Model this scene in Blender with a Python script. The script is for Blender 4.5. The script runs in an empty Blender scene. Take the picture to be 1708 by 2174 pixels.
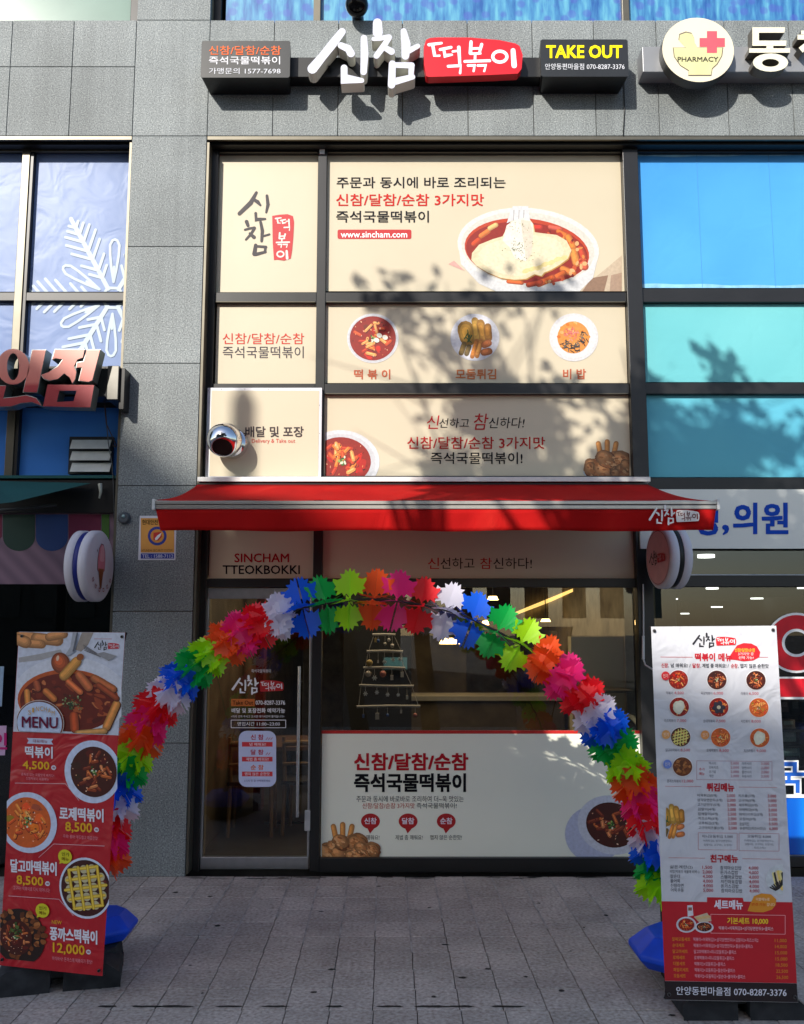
import bpy, bmesh, math, random
from mathutils import Vector, Matrix
random.seed(7)
S = bpy.context.scene
C = S.collection
# ------------------------------------------------------------------ camera, world, sun
H = 1.83; FP = 1900.0; CXP = 854.0; CYP = 1087.0
PITCH = math.atan(0.1288)
sp, cp = math.sin(PITCH), math.cos(PITCH)
cd = bpy.data.cameras.new('camera'); cam = bpy.data.objects.new('camera', cd); C.objects.link(cam)
cam.location = (0, 0, H); cam.rotation_euler = (math.pi/2 + PITCH, 0, 0)
cd.sensor_fit = 'HORIZONTAL'; cd.sensor_width = 36; cd.lens = 36*FP/1708.0
cd.clip_start = 0.05; cd.clip_end = 1000
S.camera = cam
SUN = Vector((0.52, 1.0, -0.60)).normalized()          # direction the light travels
w = bpy.data.worlds.new('World'); S.world = w; w.use_nodes = True
nt = w.node_tree; nt.nodes.clear()
sky = nt.nodes.new('ShaderNodeTexSky'); sky.sky_type = 'NISHITA'; sky.sun_disc = False
sky.sun_elevation = math.asin(-SUN.z); sky.sun_rotation = math.atan2(-SUN.x, -SUN.y)
sky.air_density = 1.0; sky.dust_density = 1.2; sky.ozone_density = 1.2
bg = nt.nodes.new('ShaderNodeBackground'); bg.inputs[1].default_value = 0.15
wo = nt.nodes.new('ShaderNodeOutputWorld')
nt.links.new(sky.outputs[0], bg.inputs[0]); nt.links.new(bg.outputs[0], wo.inputs[0])
sd = bpy.data.lights.new('sun', 'SUN'); so = bpy.data.objects.new('sun', sd); C.objects.link(so)
sd.energy = 4.3; sd.angle = math.radians(0.53); sd.color = (1.0, 0.94, 0.84)
so.rotation_euler = SUN.to_track_quat('-Z', 'Y').to_euler(); so.location = (-5, -10, 12)
S.view_settings.view_transform = 'Standard'; S.view_settings.look = 'None'
S.view_settings.exposure = 0.42; S.view_settings.gamma = 1.0; S.view_settings.use_curve_mapping = False
S.render.engine = 'CYCLES'
S.cycles.max_bounces = 8; S.cycles.transparent_max_bounces = 16; S.cycles.caustics_reflective = False
S.cycles.caustics_refractive = False; S.cycles.sample_clamp_indirect = 4.0

# ------------------------------------------------------------------ geometry helpers
YW = 6.90      # face of the stone cladding
YF = 7.03      # face of the window frames
YG = 7.08      # glass / poster plane
def ray(x, y):
    s = -(y-CYP)/FP; h = (x-CXP)/FP
    return Vector((h, cp - s*sp, sp + s*cp))
def onY(x, y, Y):
    d = ray(x, y); t = Y/d.y
    return Vector((d.x*t, Y, H + d.z*t))
def PX(x, y, Y): return onY(x, y, Y).x
def PZ(y, Y): return onY(854, y, Y).z
class Pl:
    def __init__(s, p0, n):
        s.p0 = Vector(p0); s.n = Vector(n).normalized()
    def pt(s, x, y, lift=0.0):
        d = ray(x, y); c = Vector((0, 0, H))
        return c + d*(((s.p0 + s.n*lift) - c).dot(s.n)/d.dot(s.n))
def PY(Y): return Pl((0, Y, 0), (0, -1, 0))

# ------------------------------------------------------------------ materials
MC = {}
def lin(c):
    return tuple(((v/255)/12.92 if v/255 <= .04045 else ((v/255+.055)/1.055)**2.4) for v in c)
def nodes(name):
    m = bpy.data.materials.new(name); m.use_nodes = True
    t = m.node_tree; b = t.nodes['Principled BSDF']
    return m, t, b
def mat(c, rough=.55, metal=0., var=.06, scale=14., emit=0., spec=.4, bump=0., bscale=60., alpha=1.0, coat=0.):
    key = (tuple(c), rough, metal, var, scale, emit, spec, bump, bscale, alpha, coat)
    if key in MC: return MC[key]
    m, t, b = nodes('paint_%d' % len(MC)); L = lin(c)
    b.inputs['Roughness'].default_value = rough; b.inputs['Metallic'].default_value = metal
    b.inputs['Specular IOR Level'].default_value = spec
    b.inputs['Coat Weight'].default_value = coat
    if var > 0:
        tc = t.nodes.new('ShaderNodeTexCoord'); n = t.nodes.new('ShaderNodeTexNoise')
        n.inputs['Scale'].default_value = scale; n.inputs['Detail'].default_value = 4
        mp = t.nodes.new('ShaderNodeMapRange'); mp.inputs[1].default_value = .3; mp.inputs[2].default_value = .7
        mp.inputs[3].default_value = 1-var; mp.inputs[4].default_value = 1+var
        mx = t.nodes.new('ShaderNodeVectorMath'); mx.operation = 'SCALE'; mx.inputs[0].default_value = L
        t.links.new(tc.outputs['Object'], n.inputs['Vector']); t.links.new(n.outputs[0], mp.inputs[0])
        t.links.new(mp.outputs[0], mx.inputs['Scale']); t.links.new(mx.outputs[0], b.inputs['Base Color'])
    else:
        b.inputs['Base Color'].default_value = (*L, 1)
    if bump > 0:
        tc = t.nodes.new('ShaderNodeTexCoord'); n = t.nodes.new('ShaderNodeTexNoise')
        n.inputs['Scale'].default_value = bscale; n.inputs['Detail'].default_value = 3
        bp = t.nodes.new('ShaderNodeBump'); bp.inputs['Strength'].default_value = bump; bp.inputs['Distance'].default_value = .01
        t.links.new(tc.outputs['Object'], n.inputs['Vector']); t.links.new(n.outputs[0], bp.inputs['Height'])
        t.links.new(bp.outputs[0], b.inputs['Normal'])
    if emit > 0:
        b.inputs['Emission Color'].default_value = (*L, 1); b.inputs['Emission Strength'].default_value = emit
    MC[key] = m
    return m
def ramp(t, stops, fac, interp='LINEAR'):
    r = t.nodes.new('ShaderNodeValToRGB'); r.color_ramp.interpolation = interp
    e = r.color_ramp.elements
    while len(e) < len(stops): e.new(.5)
    for k, (p, c) in enumerate(stops): e[k].position = p; e[k].color = (*c, 1)
    t.links.new(fac, r.inputs[0]); return r
def mottled(name, cols, scale=30, rough=.5, detail=6, distort=0., bump=.2, objrand=0., big=(1.1, .88, 1.1), streak=0.):
    """procedural surface: noise through a colour ramp"""
    m, t, b = nodes(name)
    tc = t.nodes.new('ShaderNodeTexCoord'); geo = t.nodes.new('ShaderNodeNewGeometry')
    n = t.nodes.new('ShaderNodeTexNoise'); n.inputs['Scale'].default_value = scale; n.inputs['Detail'].default_value = detail
    n.inputs['Distortion'].default_value = distort
    t.links.new(geo.outputs['Position'], n.inputs['Vector'])
    k = len(cols); st = [(.3+.4*i/(k-1), lin(c)) for i, c in enumerate(cols)]
    r = ramp(t, st, n.outputs[0]); out = r.outputs[0]
    n2 = t.nodes.new('ShaderNodeTexNoise'); n2.inputs['Scale'].default_value = big[0]; n2.inputs['Detail'].default_value = 5
    t.links.new(geo.outputs['Position'], n2.inputs['Vector'])
    mp = t.nodes.new('ShaderNodeMapRange'); mp.inputs[1].default_value = .3; mp.inputs[2].default_value = .7
    mp.inputs[3].default_value = big[1]; mp.inputs[4].default_value = big[2]
    t.links.new(n2.outputs[0], mp.inputs[0]); val = mp.outputs[0]
    if streak > 0:
        mq = t.nodes.new('ShaderNodeMapping'); mq.inputs['Scale'].default_value = (9, 1, .35); n3 = t.nodes.new('ShaderNodeTexNoise'); n3.inputs['Scale'].default_value = 1.6; n3.inputs['Detail'].default_value = 4
        t.links.new(geo.outputs['Position'], mq.inputs[0]); t.links.new(mq.outputs[0], n3.inputs[0]); m3 = t.nodes.new('ShaderNodeMapRange'); m3.inputs[1].default_value = .35; m3.inputs[2].default_value = .7
        m3.inputs[3].default_value = 1-streak; m3.inputs[4].default_value = 1.04; t.links.new(n3.outputs[0], m3.inputs[0])
        mu3 = t.nodes.new('ShaderNodeMath'); mu3.operation = 'MULTIPLY'; t.links.new(val, mu3.inputs[0]); t.links.new(m3.outputs[0], mu3.inputs[1]); val = mu3.outputs[0]
    if objrand > 0:
        oi = t.nodes.new('ShaderNodeObjectInfo'); m2 = t.nodes.new('ShaderNodeMapRange')
        m2.inputs[3].default_value = 1-objrand; m2.inputs[4].default_value = 1+objrand
        t.links.new(oi.outputs['Random'], m2.inputs[0])
        mu = t.nodes.new('ShaderNodeMath'); mu.operation = 'MULTIPLY'
        t.links.new(val, mu.inputs[0]); t.links.new(m2.outputs[0], mu.inputs[1]); val = mu.outputs[0]
    mx = t.nodes.new('ShaderNodeVectorMath'); mx.operation = 'SCALE'
    t.links.new(out, mx.inputs[0]); t.links.new(val, mx.inputs['Scale']); out = mx.outputs[0]
    t.links.new(out, b.inputs['Base Color']); b.inputs['Roughness'].default_value = rough
    b.inputs['Specular IOR Level'].default_value = .3
    bp = t.nodes.new('ShaderNodeBump'); bp.inputs['Strength'].default_value = bump; bp.inputs['Distance'].default_value = .004
    t.links.new(n.outputs[0], bp.inputs['Height']); t.links.new(bp.outputs[0], b.inputs['Normal'])
    return m
def translucent(name, c, amt=.35):
    m, t, b = nodes(name); L = lin(c)
    b.inputs['Base Color'].default_value = (*L, 1); b.inputs['Roughness'].default_value = .38
    tr = t.nodes.new('ShaderNodeBsdfTranslucent'); tr.inputs[0].default_value = (*L, 1)
    mx = t.nodes.new('ShaderNodeMixShader'); mx.inputs[0].default_value = amt
    t.links.new(b.outputs[0], mx.inputs[1]); t.links.new(tr.outputs[0], mx.inputs[2])
    t.links.new(mx.outputs[0], t.nodes['Material Output'].inputs[0]); return m
def glass(name, tint=(.82, .85, .85), refl=1.6):
    m = bpy.data.materials.new(name); m.use_nodes = True; t = m.node_tree; t.nodes.clear()
    o = t.nodes.new('ShaderNodeOutputMaterial'); tr = t.nodes.new('ShaderNodeBsdfTransparent'); tr.inputs[0].default_value = (*tint, 1)
    g = t.nodes.new('ShaderNodeBsdfGlossy'); g.inputs['Roughness'].default_value = .004
    f = t.nodes.new('ShaderNodeFresnel'); f.inputs[0].default_value = 1.5
    mu = t.nodes.new('ShaderNodeMath'); mu.operation = 'MULTIPLY'; mu.inputs[1].default_value = refl; mu.use_clamp = True
    mx = t.nodes.new('ShaderNodeMixShader')
    t.links.new(f.outputs[0], mu.inputs[0]); t.links.new(mu.outputs[0], mx.inputs[0])
    t.links.new(tr.outputs[0], mx.inputs[1]); t.links.new(g.outputs[0], mx.inputs[2]); t.links.new(mx.outputs[0], o.inputs[0])
    return m
STONE = mottled('granite', [(82, 88, 91), (116, 122, 125), (136, 142, 143), (168, 173, 172)], 100, .62, 8, .3, .35, .09, big=(1.7, .84, 1.12), streak=.09)
PAVE = mottled('paver_stone', [(146, 134, 126), (172, 161, 153), (186, 176, 168), (204, 195, 187)], 50, .8, 8, .2, .5, .10, big=(2.2, .76, 1.12))
FRAME = mat((34, 34, 36), .38, .3, .1, 5, spec=.5)
FRAMEL = mat((98, 94, 84), .4, .6, .08, 8)
ALU = mat((176, 178, 182), .3, .85, .06, 20)
STEEL = mat((200, 200, 202), .22, .95, .05, 20)
BLACK = mat((18, 18, 20), .4, 0, .1, 6)
CHROME = mat((225, 225, 228), .06, 1., 0)
CREAM = mat((194, 183, 160), .38, 0, .02, 2, spec=.4, bump=.12, bscale=2.2)
WHITE = mat((228, 230, 234), .45, 0, .02, 5)
GLASS = glass('clear_glass', refl=1.5)
GLASSD = glass('tinted_glass', (.55, .58, .58), 1.6)
RED = mat((196, 22, 34), .45); DRED = mat((150, 30, 32), .5)

# ------------------------------------------------------------------ object helpers
ORG = {}
def thing(name, label, cat, loc=(0, 0, 0), group=None, kind=None):
    o = bpy.data.objects.new(name, None); C.objects.link(o); o.location = loc
    o['label'] = label; o['category'] = cat
    if group: o['group'] = group
    if kind: o['kind'] = kind
    ORG[o.name] = Vector(loc); return o
def root_of(p):
    while p.parent: p = p.parent
    return p
class MB:
    def __init__(s): s.v = []; s.f = []; s.m = []; s.mats = []; s.smooth = []
    def mi(s, m):
        if m not in s.mats: s.mats.append(m)
        return s.mats.index(m)
    def add(s, vs, fs, m, smooth=False):
        b = len(s.v); s.v += [tuple(v) for v in vs]; i = s.mi(m)
        for f in fs: s.f.append(tuple(b+k for k in f)); s.m.append(i); s.smooth.append(smooth)
        return s
    def box(s, x0, y0, z0, x1, y1, z1, m):
        if x0 > x1: x0, x1 = x1, x0
        if z0 > z1: z0, z1 = z1, z0
        vs = [(x, y, z) for x in (x0, x1) for y in (y0, y1) for z in (z0, z1)]
        return s.add(vs, [(0, 1, 3, 2), (4, 6, 7, 5), (0, 4, 5, 1), (2, 3, 7, 6), (0, 2, 6, 4), (1, 5, 7, 3)], m)
    def prism(s, front, back, m, mside=None):
        n = len(front); s.add(list(front), [tuple(range(n))], m); s.add(list(back), [tuple(reversed(range(n)))], mside or m)
        s.add(list(front)+list(back), [(i, i+n, (i+1) % n+n, (i+1) % n) for i in range(n)], mside or m); return s
    def tube(s, pts, rads, m, seg=10, cap=True, smooth=True):
        if not hasattr(rads, '__len__'): rads = [rads]*len(pts)
        pts = [Vector(p) for p in pts]; vs = []; up = None
        for i, p in enumerate(pts):
            d = (pts[min(i+1, len(pts)-1)]-pts[max(i-1, 0)]).normalized()
            if up is None: up = Vector((0, 0, 1)) if abs(d.z) < .9 else Vector((1, 0, 0))
            a = d.cross(up).normalized(); up = a.cross(d).normalized()
            for k in range(seg):
                t = 2*math.pi*k/seg; vs.append(p + (a*math.cos(t)+up*math.sin(t))*rads[i])
        fs = [(i*seg+k, i*seg+(k+1) % seg, (i+1)*seg+(k+1) % seg, (i+1)*seg+k) for i in range(len(pts)-1) for k in range(seg)]
        s.add(vs, fs, m, smooth)
        if cap: n = len(pts); s.add(vs[:seg], [tuple(range(seg))], m); s.add(vs[-seg:], [tuple(reversed(range(seg)))], m)
        return s
    def sphere(s, c, r, m, seg=16, rings=10, sc=(1, 1, 1), z0=-1.0):
        c = Vector(c); vs = []
        for i in range(rings+1):
            a = math.pi*i/rings
            for k in range(seg):
                t = 2*math.pi*k/seg
                vs.append(c+Vector((r*sc[0]*math.sin(a)*math.cos(t), r*sc[1]*math.sin(a)*math.sin(t), r*sc[2]*max(z0, math.cos(a)))))
        fs = [(i*seg+k, (i+1)*seg+k, (i+1)*seg+(k+1) % seg, i*seg+(k+1) % seg) for i in range(rings) for k in range(seg)]
        return s.add(vs, fs, m, True)
    def build(s, name, parent=None, bevel=0., solid=0., label=None):
        me = bpy.data.meshes.new(name); off = Vector((0, 0, 0))
        if parent is not None:
            off = ORG[root_of(parent).name]
        me.from_pydata([tuple(Vector(v)-off) for v in s.v], [], s.f)
        for m in s.mats: me.materials.append(m)
        me.polygons.foreach_set('material_index', s.m); me.polygons.foreach_set('use_smooth', s.smooth); me.update()
        o = bpy.data.objects.new(name, me); C.objects.link(o)
        if parent is not None: o.parent = parent
        if bevel > 0:
            b = o.modifiers.new('b', 'BEVEL'); b.width = bevel; b.segments = 2; b.limit_method = 'ANGLE'
        if solid > 0:
            b = o.modifiers.new('s', 'SOLIDIFY'); b.thickness = solid; b.offset = 0
        if label: o['label'] = label
        ORG[o.name] = off
        return o
def single(mb, name, label, cat, group=None, **k):
    o = mb.build(name, None, **k); o['label'] = label; o['category'] = cat
    if group: o['group'] = group
    return o
def struct(mb, name, parent=None, **k):
    o = mb.build(name, parent, **k); o['kind'] = 'structure'; return o
def bx(x0, y0, z0, x1, y1, z1, m): return MB().box(x0, y0, z0, x1, y1, z1, m)

# ------------------------------------------------------------------ flat print (all drawn in points of a plane)
TC = {}; ALLP = []
def set_type():
    """turn all strings into meshes, one text object per weight, one line per string; then build the prints"""
    TS = bpy.data.scenes.new('type_setting'); need = {}
    for p in ALLP:
        for a in p.txt: need.setdefault(0., {})[a[0]] = 1
    for bold, d in need.items():
        st = list(d); cu = bpy.data.curves.new('lettering', 'FONT'); cu.body = '\n'.join(st); cu.offset = bold; cu.resolution_u = 2; cu.space_line = 3
        ob = bpy.data.objects.new('lettering_tmp', cu); TS.collection.objects.link(ob)
        with bpy.context.temp_override(scene=TS, view_layer=TS.view_layers[0]): dg = bpy.context.evaluated_depsgraph_get()
        me = bpy.data.meshes.new_from_object(ob.evaluated_get(dg)); co = [v.co for v in me.vertices]
        base = 3.0; L = [([], [], {}) for _ in st]
        for p in me.polygons:
            ids = p.vertices; y = sum(co[i].y for i in ids)/len(ids); k = int(round((.3-y)/base)); vs, fs, mp = L[k]; f = []
            for i in ids:
                if i not in mp: mp[i] = len(vs); vs.append((co[i].x, co[i].y))
                f.append(mp[i])
            fs.append(tuple(f))
        for t, (vs, fs, mp) in zip(st, L):
            x0 = min(v[0] for v in vs); x1 = max(v[0] for v in vs); y0 = min(v[1] for v in vs); y1 = max(v[1] for v in vs)
            TC[(t, bold)] = ([((a-x0)/(x1-x0), 1-(b-y0)/(y1-y0)) for a, b in vs], fs)
        bpy.data.objects.remove(ob); bpy.data.curves.remove(cu); bpy.data.meshes.remove(me)
    bpy.data.scenes.remove(TS)
    for p in ALLP: p.finish()
def clip_poly(p, r):
    def cl(p, ins, inter):
        o = []
        for i in range(len(p)):
            a, b = p[i-1], p[i]
            if ins(b):
                if not ins(a): o.append(inter(a, b))
                o.append(b)
            elif ins(a): o.append(inter(a, b))
        return o
    def ix(v): return lambda a, b: (v, a[1]+(b[1]-a[1])*(v-a[0])/(b[0]-a[0]))
    def iy(v): return lambda a, b: (a[0]+(b[0]-a[0])*(v-a[1])/(b[1]-a[1]), v)
    for ins, f in ((lambda q: q[0] >= r[0], ix(r[0])), (lambda q: q[0] <= r[2], ix(r[2])),
                   (lambda q: q[1] >= r[1], iy(r[1])), (lambda q: q[1] <= r[3], iy(r[3]))):
        if len(p) < 3: return []
        p = cl(p, ins, f)
    return p
class Print:
    def __init__(s, root, plane, clip=None, skew=None, base=.0012, extr=0.):
        s.root = root; s.pl = plane; s.clip = clip; s.skew = skew; s.base = base; s.b = {}; s.cur = 'lettering'; s.n = 0; s.extr = extr; s.gain = 1.; s.txt = []; s.pn = 0
    def part(s, name): s.cur = name; s.pn += 1; s.n = s.pn; return s
    def mb(s): return s.b.setdefault(s.cur, MB())
    def P(s, x, y, lay):
        if s.skew: x, y = s.skew(x, y)
        return s.pl.pt(x, y, s.base + lay*.0006)
    def poly(s, pts, col, lay=1, m=None):
        if s.clip: pts = clip_poly(pts, s.clip)
        if len(pts) < 3: return
        s.n += 1; l = lay + (s.n % 400)*.015
        a = sum(pts[i-1][0]*pts[i][1]-pts[i][0]*pts[i-1][1] for i in range(len(pts)))
        if a > 0: pts = pts[::-1]
        if s.gain != 1: col = tuple(int(v*s.gain) for v in col)
        m = m or (mat(col, .5, 0, .1, 45) if s.cur.endswith('picture') else mat(col, .5, 0, .05, 9))
        if s.extr:
            s.mb().prism([s.P(x, y, l) for x, y in pts], [s.pl.pt(x, y, 0) + Vector((0, 0, 0)) for x, y in pts] if 0 else
                         [s.P(x, y, l)-s.pl.n*s.extr for x, y in pts], m)
        else:
            s.mb().add([s.P(x, y, l) for x, y in pts], [tuple(range(len(pts)))], m)
    def rect(s, x0, y0, x1, y1, col, lay=1, m=None): s.poly([(x0, y0), (x1, y0), (x1, y1), (x0, y1)], col, lay, m)
    def rrect(s, x0, y0, x1, y1, r, col, lay=1, m=None):
        p = []
        for cx, cy, a0 in ((x1-r, y0+r, -90), (x1-r, y1-r, 0), (x0+r, y1-r, 90), (x0+r, y0+r, 180)):
            for k in range(6):
                a = math.radians(a0+k*18); p.append((cx+r*math.cos(a), cy+r*math.sin(a)))
        s.poly(p, col, lay, m)
    def ell(s, cx, cy, rx, ry, col, lay=1, rot=0, n=40, m=None, wob=0, rng=None):
        p = []; rng = rng or random
        ph = rng.random()*6
        for k in range(n):
            a = 2*math.pi*k/n; q = 1+wob*(math.sin(3*a+ph)+.6*math.sin(5*a+2*ph)+.4*math.sin(9*a+ph))
            x = rx*q*math.cos(a); y = ry*q*math.sin(a)
            p.append((cx+x*math.cos(rot)-y*math.sin(rot), cy+x*math.sin(rot)+y*math.cos(rot)))
        s.poly(p, col, lay, m)
    def cap(s, cx, cy, L, W, ang, col, lay=1, bend=0.):
        p = []; n = 5
        for sd in (1, -1):
            for k in range(n+1):
                t = (-90+180*k/n) if sd == 1 else (90+180*k/n); a = math.radians(t)
                p.append((sd*(L/2-W/2)+W/2*math.cos(a), W/2*math.sin(a)))
        q = [(cx+x*math.cos(ang)-(y+bend*x*x/L)*math.sin(ang), cy+x*math.sin(ang)+(y+bend*x*x/L)*math.cos(ang)) for x, y in p]
        s.poly(q, col, lay)
    def line(s, pts, wd, col, lay=1):
        s.poly(stroke(pts, wd, sq=True), col, lay)
    def frame(s, x0, y0, x1, y1, wd, col, lay=1):
        s.line([(x0, y0), (x1, y0)], wd, col, lay); s.line([(x0, y1), (x1, y1)], wd, col, lay)
        s.line([(x0, y0), (x0, y1)], wd, col, lay+.2); s.line([(x1, y0), (x1, y1)], wd, col, lay+.2)
    def T(s, txt, x0, y0, x1, y1, col, bold=.012, lay=3, slope=0., emit=0, ital=0.):
        s.txt.append((txt, x0, y0, x1, y1, col, bold, lay, slope, emit, ital, s.cur, s.clip))
    def setT(s, txt, x0, y0, x1, y1, col, bold, lay, slope, emit, ital, cur, clip):
        s.cur = cur; s.clip = clip; vs, fs = TC[(txt, 0.)]; h_ = abs(y1-y0); m = mat(col, .6, 0, 0, 9, emit=emit, spec=.12)
        if h_ > 12 and not cur[-1].isdigit() and cur == 'lettering': s.cur = cur = 'lettering.%03d' % len(s.b)
        bb = bold*h_*1.15+.0; w_ = x1-x0
        sh = [(0, 0)] if bb < .07 else ([(-bb*.5, 0), (bb*.5, 0)] if h_ < 9 else [(-bb, -bb), (bb, -bb), (-bb, bb), (bb, bb)]+([(0, 0)] if bb > .5 else []))
        for k, (ox, oy) in enumerate(sh):
            q = []; l = lay+.12*k
            for u, v in vs:
                x = x0+bb+u*(w_-2*bb)+ital*(1-v)*(y1-y0)+ox; y = y0+bb+v*(y1-y0-2*bb)+slope*(u-.5)*w_+oy
                q.append((x, y))
            if s.clip:
                for f in fs:
                    c = clip_poly([q[i] for i in f], s.clip)
                    if len(c) > 2: s.mb().add([s.P(x, y, l) for x, y in c], [tuple(range(len(c)))], m)
            else: s.mb().add([s.P(x, y, l) for x, y in q], fs, m)
    def done(s): ALLP.append(s)
    def finish(s):
        for a in s.txt: s.setT(*a)
        for k, b in s.b.items(): b.build(k.split('.')[0], s.root)
def stroke(pts, wd, sq=False):
    if not hasattr(wd, '__len__'): wd = [wd]*len(pts)
    L = []; R = []; n = len(pts)
    for i, p in enumerate(pts):
        a = pts[max(i-1, 0)]; b = pts[min(i+1, n-1)]
        dx, dy = b[0]-a[0], b[1]-a[1]; l = math.hypot(dx, dy) or 1; nx, ny = -dy/l, dx/l; h = wd[i]/2
        if 0 < i < n-1:
            d1 = (p[0]-a[0], p[1]-a[1]); l1 = math.hypot(*d1) or 1; c = abs(dx*d1[0]+dy*d1[1])/(l*l1); h /= max(.6, c)
        L.append((p[0]+nx*h, p[1]+ny*h)); R.append((p[0]-nx*h, p[1]-ny*h))
    if sq: return L+R[::-1]
    def capa(p, d, h):
        a0 = math.atan2(d[1], d[0]); return [(p[0]+h*math.cos(a0+math.radians(t)), p[1]+h*math.sin(a0+math.radians(t))) for t in (60, 30, 0, -30, -60)]
    d1 = (pts[-1][0]-pts[-2][0], pts[-1][1]-pts[-2][1]); d0 = (pts[0][0]-pts[1][0], pts[0][1]-pts[1][1])
    return L+capa(pts[-1], d1, wd[-1]/2)+R[::-1]+capa(pts[0], d0, wd[0]/2)
# brush strokes of the hand written shop name, in one shared frame
SIN = [([(262, 195), (200, 275), (140, 350), (78, 425)], [46, 54, 52, 62]), ([(255, 280), (300, 300), (318, 330)], [40, 46, 48]),
       ([(398, 235), (402, 330), (396, 445)], [40, 48, 40]), ([(275, 420), (275, 490), (385, 498)], [42, 42, 30])]
CHAM = [([(482, 140), (484, 200)], [56, 62]), ([(458, 240), (500, 236), (555, 226)], [26, 30, 30]), ([(556, 230), (520, 285), (476, 345)], [34, 38, 36]),
        ([(518, 288), (570, 318)], [34, 42]), ([(645, 192), (660, 270), (656, 345)], [38, 56, 48]), ([(676, 314), (733, 284)], [36, 30]),
        ([(575, 395), (570, 525)], [44, 46]), ([(590, 402), (695, 404)], [34, 38]), ([(694, 405), (690, 480)], [38, 30]), ([(590, 504), (700, 476)], [44, 34])]
PLATE = [(785, 245), (810, 234), (860, 230), (1060, 231), (1240, 247), (1340, 268), (1366, 284), (1385, 340), (1378, 425), (1355, 455), (1200, 463), (1000, 470), (800, 476), (786, 470), (772, 400), (770, 290)]
TTEOK = [([(802, 276), (880, 266)], [20, 16]), ([(826, 280), (838, 345), (868, 344)], [20, 20, 14]), ([(872, 306), (940, 292)], [18, 18]), ([(896, 312), (902, 345), (945, 338)], [18, 18, 14]),
         ([(950, 318), (982, 314)], 14), ([(988, 292), (994, 395)], [22, 18]), ([(922, 410), (1000, 406), (996, 452)], [18, 18, 16])]
BOKK = [([(1064, 258), (1060, 328)], [20, 22]), ([(1130, 274), (1116, 326)], [20, 16]), ([(1066, 300), (1122, 298)], 15), ([(1060, 332), (1122, 330)], 15),
        ([(1090, 335), (1088, 372)], 16), ([(1025, 380), (1180, 375)], [18, 18]), ([(1045, 405), (1086, 404), (1080, 440)], [16, 16, 14]), ([(1106, 405), (1156, 404), (1146, 440)], [16, 16, 14])]
IRING = (1243, 350, 44, 34, 20)
IBAR = [([(1325, 312), (1332, 405)], [30, 34])]
def gmap(bb, src): return lambda x, y: (bb[0]+(x-src[0])/(src[2]-src[0])*(bb[2]-bb[0]), bb[1]+(y-src[1])/(src[3]-src[1])*(bb[3]-bb[1]))
def strokes(pr, g, f, sc, col, lay, fat=1.):
    for pts, wd in g:
        wds = wd if hasattr(wd, '__len__') else [wd]*len(pts)
        pr.poly(stroke([f(*p) for p in pts], [q*sc*fat for q in wds]), col, lay)
def ring(pr, f, sc, col, lay, fat=1.):
    cx, cy, rx, ry, wd = IRING; h = wd*.5*fat
    for part in (0, 1):
        p = []
        for k in range(13):
            a = math.pi*k/12+part*math.pi; p.append(f(cx+(rx+h)*math.cos(a), cy+(ry+h)*math.sin(a)))
        for k in range(12, -1, -1):
            a = math.pi*k/12+part*math.pi; p.append(f(cx+(rx-h)*math.cos(a), cy+(ry-h)*math.sin(a)))
        pr.poly(p, col, lay)
SRC = (50, 125, 1385, 530)
def logo(pr, bb, c1, pc, c2, lay=3, fat=1.):
    f = gmap(bb, SRC); sc = (bb[2]-bb[0])/(SRC[2]-SRC[0])
    strokes(pr, SIN+CHAM, f, sc, c1, lay, fat)
    if pc: pr.poly([f(*p) for p in PLATE], pc, lay)
    strokes(pr, TTEOK+BOKK+IBAR, f, sc, c2, lay+3, fat); ring(pr, f, sc, c2, lay+3, fat)

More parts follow.
